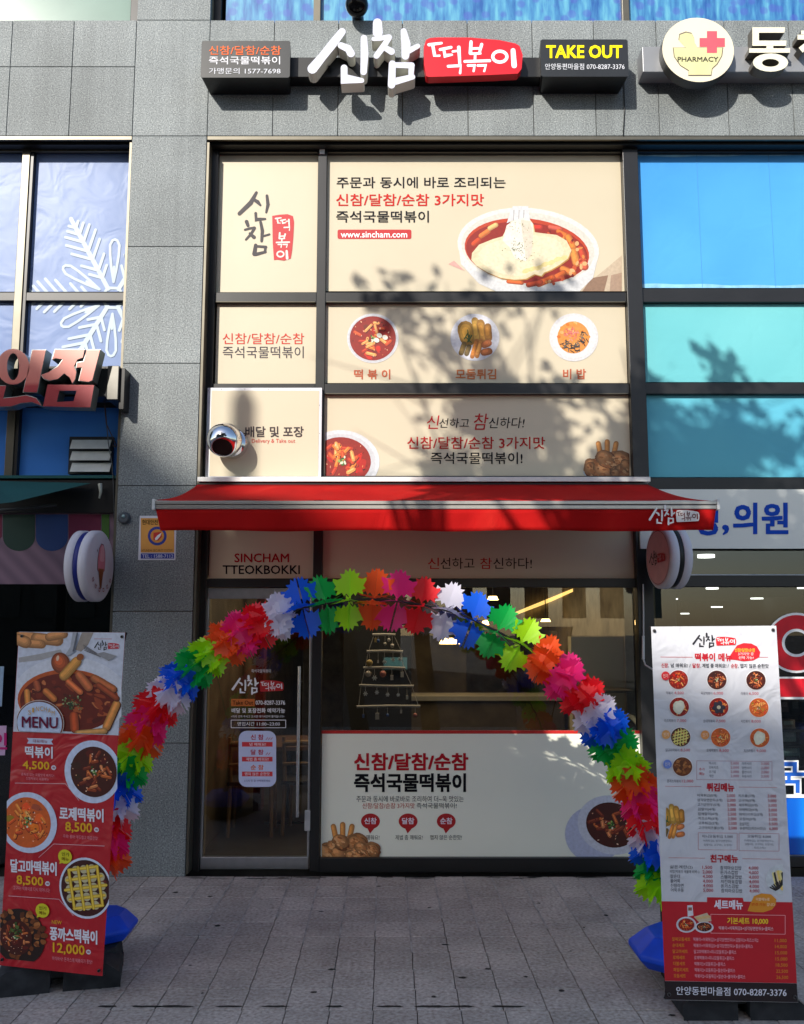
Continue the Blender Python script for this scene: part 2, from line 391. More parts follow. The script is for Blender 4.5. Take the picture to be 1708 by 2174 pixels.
# ------------------------------------------------------------------ pictures of food (printed)
ORANGE = [(226, 120, 44), (214, 92, 34), (236, 150, 74), (198, 70, 28)]
def bowl(pr, cx, cy, rx, ry, kind='red', rot=0., plate=(226, 226, 232), seed=1, lay=2, rim=1.18):
    g = random.Random(seed); L = lay
    if rim > 1:
        pr.ell(cx, cy, rx*rim, ry*rim, plate, L, rot); pr.ell(cx, cy+ry*.02, rx*(1+(rim-1)*.55), ry*(1+(rim-1)*.55), tuple(int(v*.93) for v in plate), L+.6, rot)
    base = {'red': (150, 24, 10), 'dark': (70, 22, 14), 'rose': (214, 96, 36), 'brown': (110, 56, 26), 'bi': (232, 150, 70), 'fry': plate}[kind]
    pr.n = pr.pn
    if kind != 'fry': pr.ell(cx, cy, rx, ry, base, L+2, rot)
    def inside(m=.85):
        a = g.random()*6.28; r = math.sqrt(g.random())*m; x = rx*r*math.cos(a); y = ry*r*math.sin(a)
        return cx+x*math.cos(rot)-y*math.sin(rot), cy+x*math.sin(rot)+y*math.cos(rot)
    if kind in ('red', 'dark', 'rose'):
        cols = {'red': [(228, 118, 40), (208, 70, 24), (190, 48, 18), (240, 156, 84)], 'dark': [(150, 62, 26), (184, 92, 40), (120, 44, 22), (200, 120, 70)],
                'rose': [(236, 130, 50), (222, 84, 28), (244, 160, 84), (206, 70, 26)]}[kind]
        for k in range(10):
            x, y = inside(.8); pr.ell(x, y, rx*g.uniform(.1, .25), ry*g.uniform(.1, .2), tuple(min(255, int(v*g.uniform(.75, 1.5))) for v in base), L+2, g.random()*3, 14, wob=.1, rng=g)
        for k in range(20):
            x, y = inside(.74); c = g.choice(cols); a = g.random()*3.14+rot; l = rx*g.uniform(.3, .5); wv = rx*g.uniform(.1, .14)
            pr.cap(x+rx*.015, y+ry*.03, l, wv, a, (96, 22, 10), L+2.2, g.uniform(-.3, .3))
            pr.cap(x, y, l, wv, a, c, L+2.2, 0); pr.cap(x-rx*.01, y-ry*.025, l*.7, wv*.3, a, tuple(min(255, int(v*1.18+22)) for v in c), L+2.2)
        for k in range(34):
            x, y = inside(.92); pr.ell(x, y, rx*g.uniform(.015, .05), ry*g.uniform(.01, .035), g.choice([(250, 206, 176), (90, 14, 6), (60, 10, 6), (240, 150, 90), (250, 180, 140)]), L+2.6, g.random()*3, 7)
        for k in range(16):
            a = g.random()*6.28; r = g.random()*.2; c = g.choice([(70, 110, 40), (150, 180, 90), (40, 80, 34), (222, 228, 200)])
            pr.ell(cx+rx*r*math.cos(a), cy+ry*r*math.sin(a), rx*.05, ry*.04, c, L+5, g.random()*3, 8)
    elif kind == 'brown':
        for k in range(44):
            x, y = inside(.9); pr.ell(x, y, rx*g.uniform(.08, .22), ry*g.uniform(.08, .2), g.choice([(150, 88, 40), (122, 66, 28), (176, 112, 60), (92, 48, 24)]), L+2.2, g.random()*3, 12, wob=.08, rng=g)
    elif kind == 'bi':
        for k in range(26):
            x, y = inside(.95); pr.ell(x, y, rx*.12, ry*.1, g.choice([(238, 150, 60), (246, 180, 110), (222, 120, 40)]), L+2.2, g.random()*3, 9)
        for k in range(40):
            a = g.random()*6.28; r = g.random()*.55; pr.cap(cx-rx*.15+rx*r*math.cos(a), cy-ry*.25+ry*r*.8*math.sin(a), rx*.16, rx*.06, g.random()*3.1, g.choice([(232, 120, 110), (240, 150, 140), (214, 96, 90)]), L+3)
        for k in range(46):
            a = g.uniform(-.5, 2.7); r = g.uniform(.45, .9); pr.cap(cx+rx*r*math.cos(a), cy+ry*r*math.sin(a), rx*.3, rx*.05, g.random()*3.1, g.choice([(30, 32, 36), (60, 62, 64), (16, 18, 20), (110, 108, 100)]), L+4)
    elif kind == 'fry':
        fried(pr, cx, cy, rx, ry, seed, L+2)
def fried(pr, cx, cy, rx, ry, seed, L):
    g = random.Random(seed)
    for dx, dy, l, wd, a, c in ((-.35, -.15, 1.25, .8, 1.3, (205, 150, 52)), (.1, -.3, 1.3, .34, 1.45, (226, 172, 74)), (.4, -.25, 1.2, .4, 1.35, (212, 150, 60)), (.68, -.2, .9, .36, 1.5, (190, 128, 48)),
                              (-.55, .62, .7, .26, 1.9, (150, 120, 60)), (-.3, .7, .6, .24, 1.9, (128, 104, 56)), (.02, .62, 1.0, .22, 1.85, (232, 142, 56)), (.25, .6, 1.0, .22, 1.85, (240, 158, 70)),
                              (.6, .38, .55, .34, -.4, (224, 130, 70)), (.6, .78, .6, .34, -.2, (214, 124, 66))):
        for t in range(3):
            f = 1-.28*t; cc = tuple(min(255, int(v*(.8+.16*t))) for v in c)
            pr.cap(cx+dx*rx-.02*t*rx, cy+dy*ry-.02*t*ry, l*rx*f, wd*rx*f, a, cc, L)
    for k in range(5): pr.cap(cx-.28*rx+g.uniform(-.1, .1)*rx, cy-.02*ry+g.uniform(-.25, .25)*ry, rx*.4, rx*.05, g.uniform(.6, 2.2), (60, 96, 40), L+2.2)
def chicken(pr, cx, cy, r, seed, L, sticks=True, dark=1.):
    g = random.Random(seed)
    if sticks:
        for k in (-1, 0, 1):
            for t in range(3):
                pr.cap(cx+k*r*.36-.02*t*r, cy-r*.5+abs(k)*r*.08, r*.95*(1-.1*t), r*.25*(1-.28*t), 1.57+k*.2, tuple(int(v*dark*(.78+.15*t)) for v in (222, 150, 78)), L)
    for k in range(13):
        a = k*.7; x = cx+math.cos(a*1.7)*r*.75; y = cy+r*.25+math.sin(a*1.3)*r*.3; q = r*g.uniform(.4, .55)
        pr.ell(x+r*.03, y+r*.05, q*1.05, q*.85, tuple(int(v*dark) for v in (110, 62, 34)), L+2, g.random(), 20, wob=.05, rng=g)
        for t in range(7):
            pr.ell(x-t*r*.02, y-t*r*.025, q*(1-.12*t), q*.8*(1-.12*t), tuple(int(min(255, v*dark*(.66+.08*t))) for v in (206, 142, 88)), L+2.1, g.random(), 20, wob=.05, rng=g)
        for t in range(5):
            pr.ell(x+g.uniform(-.3, .3)*r, y+g.uniform(-.25, .25)*r, r*g.uniform(.05, .14), r*.05, tuple(int(v*dark) for v in g.choice([(160, 98, 56), (226, 170, 116), (186, 118, 66)])), L+4.2, g.random(), 8)
def pane_box(x0, y0, x1, y1, Y, m, th=.008):
    a = onY(x0, y0, Y); b = onY(x1, y1, Y); xa = PX(x0, (y0+y1)/2, Y); xb = PX(x1, (y0+y1)/2, Y)
    return bx(xa, Y, b.z, xb, Y+th, a.z, m)

# ================================================================== SETTING
GROUT = mottled('grout', [(66, 62, 62), (104, 100, 97), (150, 144, 139)], 3, .95, 5)
GROUTL = mottled('pale_grout', [(140, 134, 130), (168, 162, 158), (190, 186, 180)], 9, .95, 4)
ASPH = mottled('asphalt', [(52, 52, 54), (66, 66, 68), (80, 80, 80)], 60, .9, 6)
struct(bx(-150, -200, -.6, 150, 200, -.16, ASPH), 'ground')
pav = bpy.data.objects.new('pavement', None); C.objects.link(pav); pav['kind'] = 'structure'; ORG['pavement'] = Vector((0, 0, 0))
bx(-14, -2.5, -.159, 14, 6.92, -.012, GROUT).build('paving_bed', pav)
bx(-14, -2.7, -.158, 14, -2.5, .004, mottled('kerb_stone', [(150, 150, 148), (176, 176, 172)], 30, .8)).build('kerb', pav)
# pavers: one shared mesh; those in view are separate objects
TX, TY = .2105, .2585
me = bpy.data.meshes.new('paver'); bm = bmesh.new()
bmesh.ops.create_cube(bm, size=1, matrix=Matrix.Translation((0, 0, -.006)) @ Matrix.Diagonal((TX-.0042, TY-.0042, .016, 1)))
bmesh.ops.bevel(bm, geom=[e for e in bm.edges if all(v.co.z > 0 for v in e.verts)], offset=.0022, segments=1, affect='EDGES')
bm.to_mesh(me); bm.free(); me.materials.append(PAVE)
SKEW = -.020
rowY = [6.905-TY/2-.002-k*TY for k in range(36)]
cnt = 0; rest = MB(); lj = MB()
for r, y in enumerate(rowY):
    for k in range(-60, 61):
        x = (k+(.5 if (r >= 9 and 0) else 0))*TX+.13-(6.9-y)*SKEW
        if abs(x) > 12: continue
        vis = y > 4.02 and abs(x) < .455*y+.25 and r < 12
        z = random.uniform(-.0012, .0012)
        if vis and cnt < 298:
            o = bpy.data.objects.new('paver', me); C.objects.link(o); o.parent = pav; o.location = (x, y, z)
            o.rotation_euler = (random.uniform(-.002, .002), random.uniform(-.002, .002), random.uniform(-.003, .003)); cnt += 1
        else:
            h = (TX-.0042)/2; g = (TY-.0042)/2; rest.box(x-h, y-g, -.014, x+h, y+g, z+.002, PAVE)
o = rest.build('paver_field', pav); o['kind'] = 'stuff'
# pale cement joints that run away from the shop front, dark ones further out
for k in range(-9, 12):
    ln = {-9: 0, 9: .6, 10: .5}.get(k, random.uniform(.75, 1.45))
    y1 = 6.88-random.uniform(0, .12); y0 = y1-ln; x1 = k*TX+.13+TX/2-(6.9-y1)*SKEW; x0 = k*TX+.13+TX/2-(6.9-y0)*SKEW
    if k < -3: ln *= .6
    lj.add([(x0-.005, y0, .0042), (x0+.005, y0, .0042), (x1+.0065, y1, .0042), (x1-.0065, y1, .0042)], [(0, 1, 2, 3)], GROUTL)
o = lj.build('cement_joints', pav); o['kind'] = 'stuff'
gm = MB(); GR = mottled('grime', [(30, 28, 28), (44, 42, 42), (56, 54, 52)], 40, .8)
def blot(x, y, rx, ry, n=14, z=.0045):
    p = [(x+rx*random.uniform(.65, 1.15)*math.cos(6.283*k/n), y+ry*random.uniform(.6, 1.2)*math.sin(6.283*k/n), z) for k in range(n)]
    gm.add(p, [tuple(range(n))], GR)
for sx in (210, 290, 350, 470, 565, 690, 810, 905, 960, 1060):
    a = onY(sx+0, 2139, 1); d = ray(sx*1.0+20, 2139); t = -H/d.z; blot(d.x*t, d.y*t, random.uniform(.05, .1), .012)
for k in range(30): blot(random.uniform(-1.6, 2.4), 6.86+random.uniform(-.03, .03), random.uniform(.03, .14), random.uniform(.004, .012))
for k in range(26):
    x = random.uniform(-1.6, 2.0); y = random.uniform(4.3, 6.75); q = random.uniform(.006, .02); blot(x, y, q*random.uniform(.8, 1.8), q)
o = gm.build('grime_marks'); o['kind'] = 'stuff'; o['label'] = 'dark gum spots and smears on the paving'

# ------------------------------------------------------------------ the building
B = thing('commercial_building', 'grey granite clad shop building with dark framed windows', 'building', (0, 7, 0))
XPL, XPR = -2.22, -1.604
ZB = PZ(288, YW); ZT = PZ(42, YW)
JO = mat((120, 108, 88), .9)
core = MB()
core.box(XPL+.004, YW+.03, 0, XPR-.004, 7.6, 9.5, JO)
core.box(-9, YW+.03, ZB+.01, XPL+.004, 7.6, ZT-.01, JO); core.box(XPR-.004, YW+.03, ZB+.01, 9, 7.6, ZT-.01, JO)
core.box(-9, 7.2, 2.85, XPL, 7.6, ZB+.02, BLACK); core.box(XPR, 7.2, 2.75, 9, 7.6, ZB+.02, BLACK)
core.box(-9, 7.35, ZT-.01, 9, 7.6, 9.5, BLACK)
core.box(-9, 7.61, 9.5, 9, 7.62, 14, JO)
core.build('wall', B)
def panel(x0, z0, x1, z1, y=YW):
    g = .0028
    bx(x0+g, y, z0+g, x1-g, y+.04, z1-g, STONE).build('stone_panel', B, bevel=.002)
zj = [0]+[PZ(v, YW) for v in (1578, 1298, 1031, 771, 523)]+[ZB, ZT, ZT+1.0, ZT+2]
for a, b in zip(zj, zj[1:]): panel(XPL, a, XPR, b)
zm = PZ(141, YW)
xs = [XPL-.53*k for k in range(0, 9)]
xs = [XPL]+[PX(v, 200, YW) for v in (150, 18)]; xs += [xs[-1]-.5*k for k in range(1, 6)]
for a, b in zip(xs, xs[1:]):
    panel(b, ZB, a, zm); panel(b, zm, a, ZT)
xs = [XPR]+[PX(v, 210, YW) for v in (580, 718, 855, 994, 1133, 1265, 1399, 1546, 1684)]; xs += [xs[-1]+.52*k for k in range(1, 6)]
for a, b in zip(xs, xs[1:]): panel(a, ZB, b, ZT)
# reveals and flashing under the band
for xa, xb in ((-9, XPL-.004), (XPR+.004, 9)):
    bx(xa, YW+.004, ZB-.03, xb, YW+.028, ZB-.001, FRAMEL).build('flashing', B)
    bx(xa, YW+.05, ZB-.05, xb, 7.18, ZB+.008, BLACK).build('soffit', B)
bx(XPR+.001, YW+.01, .02, XPR+.02, YF+.01, ZB-.051, FRAMEL).build('flashing', B)
bx(XPL-.02, YW+.01, .02, XPL-.001, YF+.01, ZB-.051, FRAMEL).build('flashing', B)
def hbar(xa, xb, y0, y1, Y0=YF, dep=.1, m=FRAME, name='frame_bar'):
    return bx(xa, Y0, PZ(y1, Y0), xb, Y0+dep, PZ(y0, Y0), m).build(name, B, bevel=.004)
def vbar(xa, xb, z0, z1, Y0=YF, dep=.1, m=FRAME, name='frame_bar'):
    return bx(xa, Y0, z0, xb, Y0+dep, z1, m).build(name, B, bevel=.004)
ztop = PZ(300, YF)
VL = (-1.602, -1.532); VM = (-.70, -.626); VR = (1.836, 1.962)
vbar(*VL, 0, ztop); vbar(*VM, 0, ztop); vbar(*VR, 0, ztop, YF-.03, .14)
D_ = .003
for y0, y1 in ((300, 324), (620, 642), (814, 836), (1010, 1040), (1228, 1247)):
    for xa, xb in ((VL[1], VM[0]), (VM[1], VR[0])): hbar(xa+D_*0, xb, y0, y1, YF+.004, .09)
hbar(VM[1], VR[0], 1822, 1853, YF+.004, .09)
# thin bright glazing beads
for y in (322, 640, 835):
    for xa, xb in ((VL[1], VM[0]), (VM[1], VR[0])): hbar(xa+.01, xb-.01, y-1, y+1.6, YF+.001, .01, FRAMEL, 'glazing_bead')
bx(VM[0]+.012, YF-.012, PZ(327, YF), VM[1]-.02, YF, PZ(314, YF), WHITE).build('bracket_plate', B)
# right hand shop frames
for y0, y1 in ((300, 322), (612, 641), (812, 836), (1014, 1040), (1221, 1246), (1819, 1842)): hbar(VR[1], 9, y0, y1, YF+.004, .09)
hbar(VR[1], 9, 1219.5, 1222, YF-.006, .02, ALU)
# left shop frames
vbar(XPL-.055, XPL-.021, 0, ztop)
for y0, y1 in ((297, 320), (620, 638), (1014, 1022)): hbar(-9, XPL-.055, y0, y1, YF+.004, .09)
xv = (PX(40, 470, YF), PX(57, 470, YF)); vbar(*xv, PZ(1014, YF), ztop, YF-.01, .12, FRAMEL); vbar(xv[1]-.001+.002, xv[1]+.03, PZ(1014, YF), ztop)
hbar(XPR-9, XPL-.056, 316, 321, YF-.005, .03, FRAMEL)
# upper floor windows (only their foot shows)
FLOW, t_, b_ = nodes('flower_blind'); geo_ = t_.nodes.new('ShaderNodeNewGeometry'); mp_ = t_.nodes.new('ShaderNodeMapping'); mp_.inputs['Scale'].default_value = (9, 1, 1.6); n_ = t_.nodes.new('ShaderNodeTexNoise'); n_.inputs['Scale'].default_value = 2.2; n_.inputs['Detail'].default_value = 4
t_.links.new(geo_.outputs['Position'], mp_.inputs[0]); t_.links.new(mp_.outputs[0], n_.inputs[0]); r1_ = ramp(t_, [(.3, lin((36, 84, 150))), (.5, lin((66, 130, 176))), (.68, lin((96, 164, 190)))], n_.outputs[0])
v_ = t_.nodes.new('ShaderNodeTexVoronoi'); v_.inputs['Scale'].default_value = 9; t_.links.new(geo_.outputs['Position'], v_.inputs[0]); r2_ = ramp(t_, [(.28, (1, 1, 1)), (.42, (0, 0, 0))], v_.outputs[0])
mx_ = t_.nodes.new('ShaderNodeMix'); mx_.data_type = 'RGBA'; mx_.inputs[7].default_value = (*lin((70, 84, 170)), 1); sc_ = t_.nodes.new('ShaderNodeMath'); sc_.operation = 'MULTIPLY'; sc_.inputs[1].default_value = .55
t_.links.new(r2_.outputs[0], sc_.inputs[0]); t_.links.new(sc_.outputs[0], mx_.inputs[0]); t_.links.new(r1_.outputs[0], mx_.inputs[6]); t_.links.new(mx_.outputs[2], b_.inputs['Base Color']); b_.inputs['Roughness'].default_value = .3
PALEG = mat((112, 138, 130), .2, 0, .1, 2, spec=.3)
pn = bx(XPL-3, YG, ZT-.02, XPL-.09, YG+.01, ZT+2, PALEG).build('window_pane', B)
pn = bx(XPR+.09, YG, ZT-.02, 9, YG+.01, ZT+2, FLOW).build('window_pane', B)
for px in (448, 666, 1322): vbar(PX(px, 20, YF), PX(px, 20, YF)+(.06 if px > 500 else .09), ZT-.02, ZT+2, m=FRAMEL if px > 500 else FRAME)
vbar(XPL-.1, XPL-.01, ZT-.02, ZT+2); bx(-9, YW+.06, ZT-.03, XPL, 7.2, ZT-.004, FRAME).build('sill', B); bx(XPR, YW+.06, ZT-.03, 9, 7.2, ZT-.004, FRAME).build('sill', B)
# window films and panes
def pane(x0, y0, x1, y1, m, name='window_pane', Y=YG):
    return pane_box(x0, y0, x1, y1, Y, m).build(name, B)
def skyfilm(name, c1, c2):
    m, t, b = nodes(name); geo = t.nodes.new('ShaderNodeNewGeometry'); n = t.nodes.new('ShaderNodeTexNoise'); n.inputs['Scale'].default_value = .9
    t.links.new(geo.outputs['Position'], n.inputs['Vector']); r = ramp(t, [(.35, lin(c1)), (.65, lin(c2))], n.outputs[0])
    t.links.new(r.outputs[0], b.inputs['Base Color']); b.inputs['Roughness'].default_value = .34; b.inputs['Specular IOR Level'].default_value = .12
    n2 = t.nodes.new('ShaderNodeTexNoise'); n2.inputs['Scale'].default_value = 4; n2.inputs['Distortion'].default_value = 1; bp = t.nodes.new('ShaderNodeBump'); bp.inputs['Strength'].default_value = .25; bp.inputs['Distance'].default_value = .02
    t.links.new(geo.outputs['Position'], n2.inputs[0]); t.links.new(n2.outputs[0], bp.inputs['Height']); t.links.new(bp.outputs[0], b.inputs['Normal']); return m
F1 = skyfilm('blue_film', (70, 146, 214), (80, 158, 222)); F2 = skyfilm('teal_film', (100, 176, 184), (112, 186, 192)); F3 = skyfilm('aqua_film', (98, 178, 196), (88, 168, 194))
F4 = skyfilm('lavender_sky_film', (112, 132, 176), (130, 148, 188)); F5 = skyfilm('deep_blue_film', (60, 120, 208), (72, 136, 220))  # lavender of the left panes is reflected sky painted into the film colour
zz = lambda a, b, m: bx(VR[1]+.01, YG, PZ(b, YG), 8, YG+.008, PZ(a, YG), m).build('window_film', B)
zz(324, 611, F1); zz(643, 811, F2); zz(838, 1013, F3)
PST = mat((130, 186, 222), .4, 0, .2, 12)
for y0_, y1_ in ((324, 331), (604, 611)):
    mb = MB(); xx = VR[1]+.01; vs = []
    for i in range(61):
        x = xx+i*.06; w_ = .004*math.sin(i*.9)+.006*math.sin(i*.23+y0_); vs += [(x, YG-.0012, PZ(y0_, YG)+(w_ if y0_ > 500 else 0)), (x, YG-.0012, PZ(y1_, YG)+(w_ if y0_ < 500 else 0))]
    mb.add(vs, [(2*i, 2*i+1, 2*i+3, 2*i+2) for i in range(60)], PST).build('film_edge', B)
for px in (1486, 1640): bx(PX(px, 470, YG)-.002, YG-.003, PZ(610, YG), PX(px, 470, YG)+.001, YG-.0006, PZ(326, YG), mat((70, 140, 200))).build('film_seam', B)
bx(-8, YG, PZ(619, YG), XPL-.06, YG+.008, PZ(321, YG), F4).build('window_film', B)
bx(-8, YG, PZ(778, YG), XPL-.06, YG+.008, PZ(639, YG), F4).build('window_film', B)
bx(-8, YG, PZ(1013, YG), XPL-.06, YG+.008, PZ(860, YG), F5).build('window_film', B)
bx(-8, YG-.02, PZ(866, YG), XPL-.06, YG+.008, PZ(779, YG), BLACK).build('spandrel', B)
# main window glass
bx(VM[1]+.004, YG, PZ(1822, YG), VR[0]-.004, YG+.008, PZ(1246, YG), GLASS).build('window_glass', B)
bx(VR[1]+.004, YG, PZ(1819, YG), 8, YG+.008, PZ(1247, YG), GLASSD).build('window_glass', B)
bx(VR[1]+.004, YG, PZ(1221, YG), 8, YG+.008, PZ(1164, YG), GLASSD).build('window_glass', B)
bx(-8, YG, .02, XPL-.06, YG+.008, PZ(1241, YG), GLASSD).build('window_glass', B)
# door
dz0, dz1 = .012, PZ(1248, YF)
dr = bx(-1.53, YF+.045, PZ(1822, YF), -.715, YF+.055, PZ(1271, YF), GLASS).build('door', B)
ORGD = dr
def dpart(x0, z0, x1, z1, Y0, dep, m, name): return bx(x0, Y0, z0, x1, Y0+dep, z1, m).build(name, dr, bevel=.003)
dpart(-1.53, dz0, -.708, PZ(1822, YF), YF+.03, .045, ALU, 'bottom_rail'); dpart(-1.53, PZ(1271, YF), -.708, dz1, YF+.03, .045, ALU, 'top_rail')
dpart(-.722, PZ(1822, YF), -.703, PZ(1271, YF), YF+.03, .045, ALU, 'door_edge'); dpart(-1.534, PZ(1822, YF), -1.516, PZ(1271, YF), YF+.03, .045, ALU, 'door_edge')
hx = PX(634, 1575, YF-.04)
MB().tube([(hx, YF-.05, PZ(1735, YF-.05)), (hx, YF-.05, PZ(1415, YF-.05))], .0135, STEEL, 12).tube([(hx, YF-.05, PZ(1700, YF-.05)), (hx, YF+.044, PZ(1700, YF-.05))], .009, STEEL, 8).tube([(hx, YF-.05, PZ(1450, YF-.05)), (hx, YF+.044, PZ(1450, YF-.05))], .009, STEEL, 8).build('handle', dr)
lx = PX(654, 1743, YF)
bx(lx-.026, YF+.0, PZ(1765, YF), lx+.022, YF+.029, PZ(1721, YF), mat((190, 192, 196), .3, .5)).build('lock_box', dr, bevel=.006)
# door decals are flat film, stuck on the glass
pd = PY(YF+.044)
dd = thing('door_decal', 'white opening hours and phone lettering with red name stuck on glass door', 'window decal', (-1.1, YF+.04, 1.2))
q = Print(dd, pd, base=.0006)
W = (226, 228, 236)
q.part('heading'); q.T('즉석국물떡볶이', 534, 1421, 575, 1428.5, W, .0); logo(q, (492, 1434, 603, 1474), W, (176, 26, 34), W)
q.part('phone_line'); q.rect(491, 1484, 541, 1499.5, (196, 106, 44)); q.T('Take Out', 494, 1487.5, 538, 1496.5, (40, 22, 16), .012); q.T('070-8287-3376', 543, 1487.5, 605.5, 1496.5, W, .01)
q.T('배달 및 포장전화 예약가능', 492, 1503.5, 605.5, 1514, W, .014); q.T('<미리 전화 주시고 오시면 대기시간이 줄어듭니다>', 491, 1518.6, 604, 1524, W, 0)
q.part('opening_hours'); q.frame(491, 1529, 607, 1545.4, 1.3, W); q.T('영업시간 11:00~23:00', 504, 1532.6, 594.7, 1541.5, W, .012)
q.done()
ds = thing('door_sticker', 'white rounded sticker with three red spice levels on glass door', 'sticker', (-1.05, YF+.04, .8))
q = Print(ds, pd, base=.0006); q.part('sheet'); q.rrect(507, 1552, 586.7, 1671, 17, (196, 204, 238))
q.part('lettering'); R_ = (178, 30, 52)
q.T('신 참', 532.6, 1559.5, 559.8, 1571, R_, .02); q.T('달 참', 532.6, 1591.5, 559.8, 1602.7, R_, .02); q.T('순 참', 532.6, 1624, 559.8, 1635, (214, 104, 50), .02)
for k, (yy, tx, a, b) in enumerate(((1575.5, '넘 매워요!', 530, 565), (1607, '제법 좀 매워요!', 523, 571), (1638.5, '맵지 않은 순한맛', 520, 573))):
    q.rect(514, yy, 579, yy+10, (206, 52, 62)); q.T(tx, a, yy+1.6, b, yy+8.4, (240, 236, 244), .01)
for k in range(3): q.line([(565+k*5, 1571), (569+k*5, 1566)], 1.2, R_)
for k in range(2): q.line([(565+k*5, 1603), (569+k*5, 1598)], 1.2, R_)
q.T('3가지 맛 중 선택해주세요', 519, 1655.5, 574, 1660.5, (80, 70, 130), 0); q.done()

# ------------------------------------------------------------------ posters on the glass above
def poster(name, label, x0, y0, x1, y1, draw, Y=YG-.004, cat='poster', col=CREAM, group=None):
    a = onY(x0, y0, Y); t = thing(name, label, cat, (PX((x0+x1)/2, y1, Y), Y, PZ(y1, Y)), group)
    pane_box(x0, y0, x1, y1, Y, col, .0035).build('sheet', t)
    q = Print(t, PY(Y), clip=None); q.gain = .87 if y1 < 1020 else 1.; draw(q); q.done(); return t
BK = (26, 27, 33); RD = (186, 40, 36)
XR = 1322
def vlogo(q, s=1.):
    f = lambda x, y: (424.6+x*.3729, 292+y*.3729); c = (34, 24, 36)
    q.part('brush_lettering')
    for pts, wd in (([(322, 312), (290, 370), (225, 432)], [16, 26, 22]), ([(308, 352), (330, 366), (345, 384)], [18, 22, 12]), ([(382, 330), (388, 380), (378, 425)], [16, 20, 12]),
                    ([(318, 430), (320, 466), (372, 462)], [16, 16, 12]), ([(266, 478), (274, 500)], [22, 18]), ([(256, 524), (285, 516), (312, 512)], [12, 14, 14]), ([(312, 514), (290, 550), (262, 580)], [16, 16, 12]),
                    ([(284, 545), (308, 566)], [14, 22]), ([(346, 480), (356, 530), (352, 588)], [16, 20, 16]), ([(362, 560), (396, 550)], [12, 12]), ([(318, 612), (310, 662)], [20, 24]),
                    ([(322, 618), (376, 622)], [14, 16]), ([(374, 622), (370, 652)], [16, 14]), ([(318, 664), (374, 650)], [20, 14])):
        q.poly(stroke([f(*p) for p in pts], [v*.3729 for v in wd]), c, 2)
    q.part('red_seal'); q.poly([f(*p) for p in ((412, 445), (455, 438), (500, 435), (530, 446), (537, 480), (533, 560), (526, 640), (518, 688), (480, 700), (440, 694), (422, 697), (415, 600))], (206, 28, 40), 2)
    c = (240, 236, 228); k = .3729
    def sub(g, bb, src):
        m = gmap(bb, src); strokes(q, g, lambda x, y: f(*m(x, y)), (bb[2]-bb[0])/(src[2]-src[0])*k, c, 4, 1.05); return m
    sub(TTEOK, (428, 452, 515, 530), (795, 255, 1008, 460)); sub(BOKK, (432, 538, 512, 626), (1015, 250, 1185, 445))
    m = gmap((436, 640, 506, 692), (1190, 300, 1352, 415)); strokes(q, IBAR, lambda x, y: f(*m(x, y)), .16, c, 4); ring(q, lambda x, y: f(*m(x, y)), .16, c, 4)
poster('window_poster', 'cream window poster with black brush lettering and upright red seal', 462, 323, 674, 620, vlogo)
